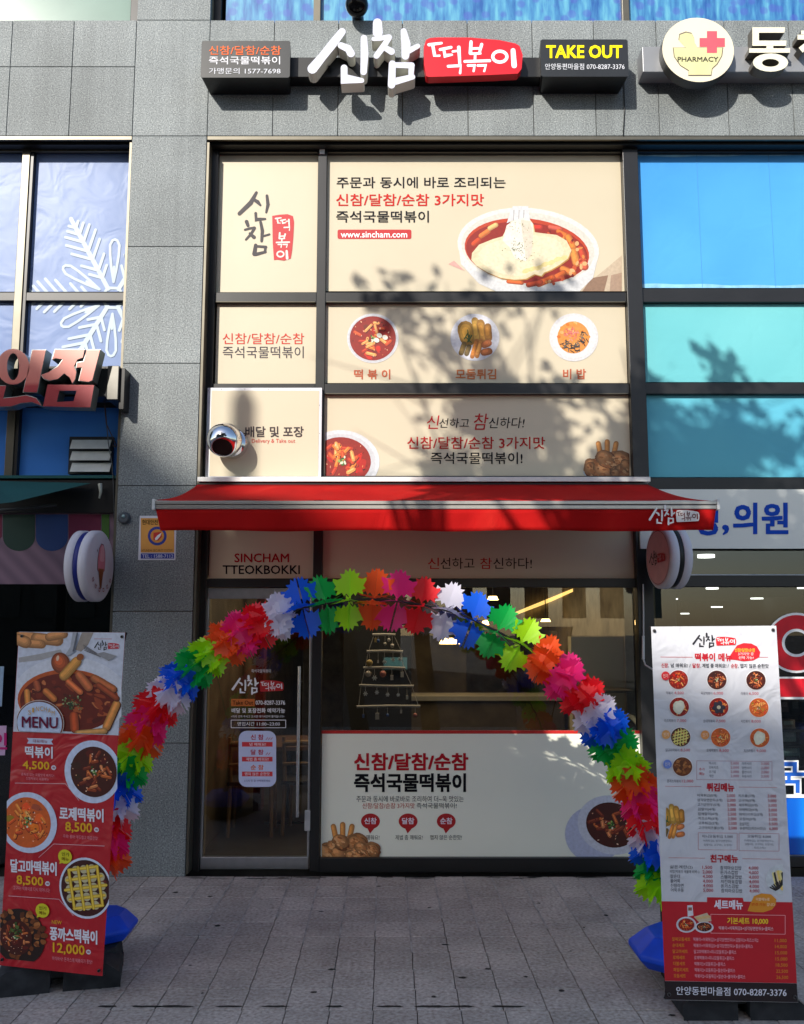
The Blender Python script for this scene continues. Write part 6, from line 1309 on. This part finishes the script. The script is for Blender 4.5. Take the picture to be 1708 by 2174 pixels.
q.clip = (0, 1900, 300, 2046); q.ell(42, 1996, 54, 60, (38, 20, 18), 2)
for k in range(90):
    a = g.random()*6.28; r = math.sqrt(g.random()); q.ell(44+52*r*math.cos(a), 1988+54*r*math.sin(a), g.uniform(3, 8), g.uniform(3, 7), g.choice([(150, 84, 40), (120, 62, 28), (176, 108, 56), (96, 48, 24)]), 3, a, 10, wob=.1, rng=g)
bowl(q, 34, 1998, 34, 38, 'dark', 0, seed=77, rim=0, lay=7)
for k in range(30): q.ell(33+g.gauss(0, 6), 1984+g.gauss(0, 8), 2.5, 2, g.choice([(60, 90, 40), (90, 110, 50), (46, 70, 36)]), 14, 0, 7)
q.clip = None
for x, y in ((138, 1818), (90, 1936)): q.part('badge.%d' % x); q.ell(x, y, 14.5, 15, (216, 206, 40), 11); q.poly([(x-10, y+6), (x-2, y+12), (x-12, y+16)], (216, 206, 40), 11); q.T('인기', x-7, y-9, x+8, y-1, (60, 50, 20), .01, 14); q.T('메뉴', x-7, y+1, x+8, y+9, (110, 60, 20), .01, 14)
q.done()

# ------------------------------------------------------------------ across the street: what casts the shade on the front
def wp(x, y, Y=YW): v = onY(x, y, Y); k = (YW-Y); return (v.x+k*.52, v.z-k*.60)
YC = -24.0; L_ = YW-YC
prof = [(-16, 3.92), (-2.75, 3.92), (-1.72, 3.04), (-.9, 2.45), (-.1, 1.95), (.45, 1.58), (.6, 1.06), (1.1, .98), (1.9, .62), (2.3, .22), (2.9, .04), (4.5, -.35), (9, -.9), (16, -1.5)]  # roof outline invented to throw the shade edge on the shop front
ab = thing('shade_building', 'building across the street, roofline shaped to shade the shop front, mirrored in the windows', 'building', (-14, YC-4, 0))
top = [(x-.52*L_, z+.60*L_) for x, z in prof]; ring_ = [(top[0][0], -.2)]+top+[(top[-1][0], -.2)]
SHADEB = mat((84, 80, 74), .8, 0, .1, .5)
MB().prism([(x, YC, z) for x, z in ring_], [(x, YC-7, z) for x, z in ring_], SHADEB).build('wall', ab)
WN = mat((50, 56, 62), .2, .2)
wmb = MB()
for j in range(5):
    for i in range(26):
        x = -30+i*1.6; z = 2.2+j*3
        wmb.box(x, YC+.02, z, x+1, YC+.06, z+1.5, WN)
o = wmb.build('window', ab); o['kind'] = 'stuff'
# slim pointed post out of view, added to cast the narrow shadow
cx, cz = wp(497, 800); YP = -3.2; k_ = (YW-YP); px_ = cx-.52*k_; pz_ = wp(498, 790)[1]+.6*k_
po = thing('shadow_post', 'unseen slim post with pointed cap, added to cast a narrow shadow', 'post', (px_, YP, 0))
MB().prism([(px_-.085, YP, -.16), (px_-.085, YP, pz_-.13), (px_+.085, YP, pz_-.13), (px_+.085, YP, -.16)], [(px_-.085, YP-.06, -.16), (px_-.085, YP-.06, pz_-.13), (px_+.085, YP-.06, pz_-.13), (px_+.085, YP-.06, -.16)], MBK).build('shaft', po)
MB().prism([(px_-.085, YP, pz_-.129), (px_, YP, pz_), (px_+.085, YP, pz_-.129)], [(px_-.085, YP-.06, pz_-.129), (px_, YP-.06, pz_), (px_+.085, YP-.06, pz_-.129)], MBK).build('cap', po)
# street tree
BARK = mottled('bark', [(50, 42, 34), (70, 60, 48), (96, 84, 70)], 12, .9, 6); LEAF = mottled('dry_leaf', [(52, 58, 30), (74, 70, 36), (96, 80, 44)], 3, .7, 3)
def street_tree(name, label, base, crown, rad, seed, nleaf, nl=34):
    g = random.Random(seed); t = thing(name, label, 'tree', base); base = Vector(base); crown = Vector(crown); tw = MB(); tr = MB(); lf = MB(); ends = []
    fork = base.lerp(crown, .62)
    tr.tube([base, base.lerp(fork, .5)+Vector((g.uniform(-.1, .1), g.uniform(-.1, .1), 0)), fork], [.17, .13, .10], BARK, 10)
    for k in range(nl):
        tgt = Vector((g.gauss(0, 1), g.gauss(0, .8), g.gauss(0, 1))).normalized()*g.uniform(.45, 1.)
        tgt = crown+Vector((tgt.x*rad[0], tgt.y*rad[1], tgt.z*rad[2])); s0 = fork.lerp(crown, g.uniform(0, .7)); mid = s0.lerp(tgt, .5)+Vector((g.uniform(-.2, .2), g.uniform(-.2, .2), .25))
        tw.tube([s0, mid, tgt], [.032, .02, .007], BARK, 6)
        for j in range(5):
            p0 = mid.lerp(tgt, g.random()); p1 = p0+Vector((g.gauss(0, .35), g.gauss(0, .3), g.gauss(.1, .35))); tw.tube([p0, p1], [.01, .003], BARK, 4); ends.append((p0, p1))
    for c_ in range(nleaf//40):
        a, b = ends[int(len(ends)*g.random()**1.25)]; cc = a.lerp(b, g.uniform(.3, 1)); cr_ = g.uniform(.06, .15)
        for k in range(40):
            p = cc+Vector((g.gauss(0, cr_), g.gauss(0, cr_), g.gauss(0, cr_)))
            s_ = g.uniform(.05, .085); u_ = Vector((g.gauss(0, 1), g.gauss(0, 1), g.gauss(0, 1))).normalized(); v_ = u_.cross(Vector((g.gauss(0, 1), g.gauss(0, 1), g.gauss(0, 1)))).normalized()
            lf.add([p-u_*s_, p+v_*s_*.6, p+u_*s_, p-v_*s_*.6], [(0, 1, 2, 3)], LEAF)
    tr.build('trunk', t); o = tw.build('branch', t); o['kind'] = 'stuff'; o = lf.build('foliage', t); o['kind'] = 'stuff'
YT = 1.5; kk = YW-YT
def tc(x, y): a = wp(x, y); return Vector((a[0]-.52*kk, YT, a[1]+.6*kk))
cr = tc(1260, 960)
street_tree('street_tree', 'thin leaved street tree behind the viewer, its crown shading the window posters', (cr.x+.6, -1.9, -.16), cr, (1.9, .8, 1.05), 3, 4600, 38)
cr2 = tc(1010, 760)
street_tree('street_tree', 'slender sparse street tree casting loose shade over middle posters', (cr2.x-.8, -2.4, -.16), cr2+Vector((-.1, -.2, .1)), (.7, .5, .8), 8, 900, 18)
cr3 = tc(1660, 1180)
street_tree('street_tree', 'low street tree shading the pharmacy front and white banner', (cr3.x+.4, -1.6, -.16), cr3, (1.5, .8, .9), 14, 2000, 24)
set_type()
